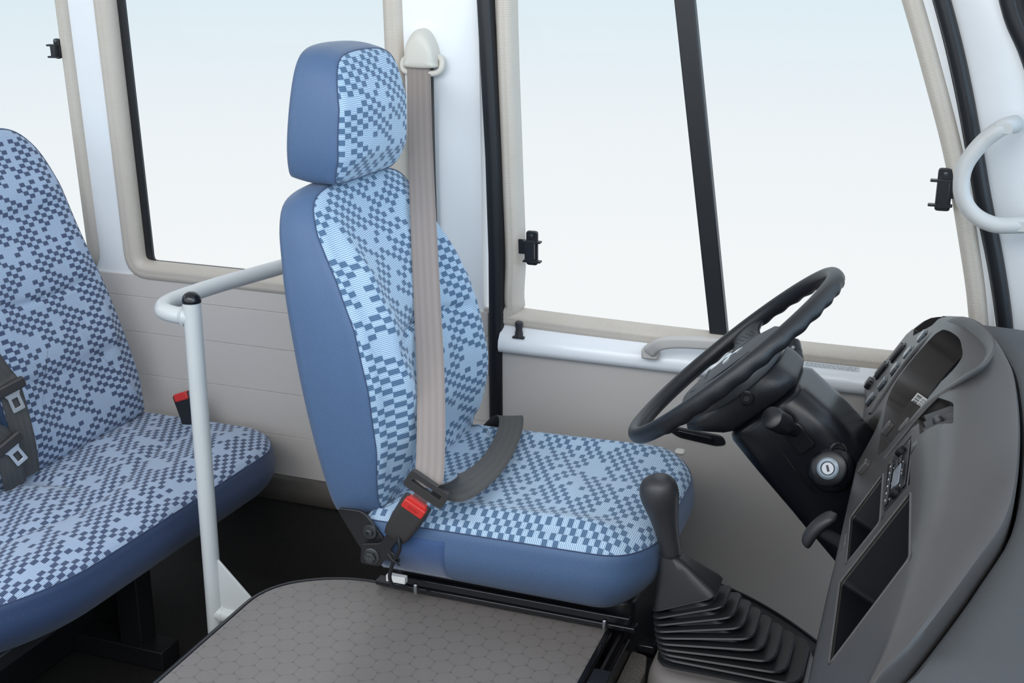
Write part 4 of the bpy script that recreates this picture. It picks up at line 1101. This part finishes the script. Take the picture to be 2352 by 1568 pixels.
def backpad(yc, hw_, names):
    u = V((-sin(lm), 0, cos(lm))); f_ = V((cos(lm), 0, sin(lm))); o_ = V((-1.765, yc, .290))
    def fr(a, b, h): return o_ + YA * a + u * b + f_ * h
    def th_(a, b): return interp([(0, .95), (.1, 1.05), (.3, 1.0), (.55, .8), (.68, .55), (.74, .4)], b)
    def dp(a, b):
        d = 0
        for bb in (.185, .345, .520): d -= .0075 * math.exp(-((b - bb + .012 * cos(a * 10)) / .006) ** 2)
        d += .004 * sin(b * 36) + .012 * math.exp(-((abs(a) - .15) / .05) ** 2) - .006
        return d
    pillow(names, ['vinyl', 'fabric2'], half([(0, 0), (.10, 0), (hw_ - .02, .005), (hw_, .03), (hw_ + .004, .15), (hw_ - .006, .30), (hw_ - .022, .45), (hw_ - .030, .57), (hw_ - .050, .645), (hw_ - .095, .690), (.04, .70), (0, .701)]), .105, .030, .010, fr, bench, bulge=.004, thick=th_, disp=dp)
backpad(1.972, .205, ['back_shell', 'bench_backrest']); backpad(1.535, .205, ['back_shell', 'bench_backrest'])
bm = bmesh.new(); box(bm, (-1.56, 1.74, .188), (.32, .84, .030)); obj('bench_frame', bm, 'frameblack', bench, bevel=.004)
bm = bmesh.new(); box(bm, (-1.51, 1.86, .02), (.055, .05, .26)); l_ = obj('bench_leg', bm, 'frameblack', bench, bevel=.003)
bm = bmesh.new(); box(bm, (-1.60, 1.86, -.085), (.34, .06, .045)); obj('leg_foot', bm, 'frameblack', l_, bevel=.003)
bm = bmesh.new(); box(bm, (-1.70, 1.62, .03), (.10, .9, .26)); obj('seat_box', bm, 'frameblack', bench, bevel=.004)

def bench_buckle(c, l, w, name, lab, with_tongue=None):
    r_ = empty(name, c, lab, 'belt buckle'); l = V(l).normalized(); w = V(w); w = (w - l * w.dot(l)).normalized(); n_ = w.cross(l).normalized()
    bx_ = (w, l, n_)
    b_ = rbox('buckle_body', c, (.046, .075, .024), .006, bx_, 'black', r_, .004)
    rbox('press_button', V(c) + l * .030 + n_ * .007, (.036, .018, .016), .004, bx_, 'red', b_, .003)
bench_buckle(V((-1.555, 2.160, .350)), (-.35, .05, .92), (.92, .1, .35), 'belt_buckle', 'black belt buckle with red button behind the white pole, by the wall')
# bench belts at the left edge of the picture
def bench_belt(name, lab, P, D, tong, tl, tw):
    r_ = empty(name, tong, lab, 'seat belt', 'bench seat belts')
    ribbon('webbing', P, D, .046, 'beltgrey', r_)
    tl = V(tl).normalized(); tw = V(tw); tw = (tw - tl * tw.dot(tl)).normalized(); tn = tl.cross(tw).normalized()
    if tn.dot(V((0, 0, 1.31)) - V(tong)) < 0: tn = -tn
    ax_ = (tw, tl, tn)
    k = rbox('tongue_grip', tong, (.062, .022, .012), .006, ax_, 'bucklegrey', r_, .004)
    bm = bmesh.new(); c = V(tong) - tl * .030
    plate(bm, [(p.x, p.y) for p in rounded([V((-.017, .018)), V((.017, .018)), V((.012, .010)), (V((.0125, -.022))), V((-.0125, -.022)), V((-.012, .010))], .003, 3)], [rrect(-.006, -.014, .006, .006, .001, 2)], lambda u, v, d: c + tw * u + tl * v + tn * (d - .001), .002)
    obj('tongue_plate', bm, 'tonguemetal', k, bevel=.0004, seg=1)
bench_belt('seat_belt', 'upper grey belt with silver tongue at the left edge, before the bench backrest', [V((-1.60, 1.45, 1.00)), V((-1.650, 1.60, .76)), V((-1.648, 1.700, .575)), V((-1.642, 1.722, .530)), V((-1.640, 1.74, .42)), V((-1.66, 1.765, .330))], [V((.1, .8, .3)), V((.2, .9, .2)), V((.3, .9, .1)), V((.3, .9, .0)), V((.3, .9, .1)), V((.3, .9, .1))], V((-1.636, 1.716, .535)), (-.05, .10, .95) if False else (-.10, -.25, .95), (.4, .85, .2))
bench_belt('seat_belt', 'lower grey belt with silver tongue at the left edge, lying against the bench seat gap', [V((-1.62, 1.45, .72)), V((-1.640, 1.58, .53)), V((-1.635, 1.672, .450)), V((-1.632, 1.69, .425)), V((-1.64, 1.70, .37)), V((-1.655, 1.72, .325))], [V((.1, .8, .3)), V((.2, .9, .2)), V((.3, .9, .1)), V((.3, .9, .1)), V((.3, .9, .1)), V((.3, .9, .1))], V((-1.628, 1.686, .432)), (-.15, -.45, .85), (.4, .85, .3))

# ============================================================ HANDRAIL
hr = empty('handrail', (-1.2, 1.70, -.11), 'white tubular handrail post with a black domed cap and a bent upper rail', 'handrail')
tube('post', [V((-1.2, 1.70, -.11)), V((-1.2, 1.70, .3)), V((-1.2, 1.70, .752))], .0157, 'rail', hr, n=28)
lathe_obj('domed_cap', [(.0166, 0), (.0168, .004), (.0150, .011), (.0105, .016), (.005, .0185), (0, .019)], (-1.2, 1.70, .752), ZA, 'blackgloss', hr, 28)
tube('upper_rail', catmull([V(p) for p in ((-1.2, 1.70, .725), (-1.235, 1.700, .726), (-1.268, 1.712, .727), (-1.286, 1.745, .729), (-1.285, 1.79, .730), (-1.265, 1.88, .733), (-1.219, 2.02, .738), (-1.150, 2.23, .745))], 8), .0150, 'rail', hr, n=24)
lathe_obj('weld_collar', [(.0150, 0), (.0180, .002), (.0165, .006), (.015, .008)], (-1.2145, 1.70, .7255), (-1, 0, 0), 'rail', hr, 24)
tube('foot_rail', [V((-1.2, 1.70, .150)), V((-1.04, 1.70, .150))], .0145, 'rail', hr, n=24)
lathe_obj('weld_collar', [(.0145, 0), (.0175, .002), (.016, .006), (.0145, .008)], (-1.185, 1.70, .150), (1, 0, 0), 'rail', hr, 24)
bm = bmesh.new(); prism(bm, [(-1.190, .150), (-1.09, .150), (-1.09, .168), (-1.184, .262), (-1.190, .262)], (0, 1.70, 0), (XA, ZA, -YA), -.0025, .0025); obj('gusset', bm, 'rail', hr, bevel=.0008)
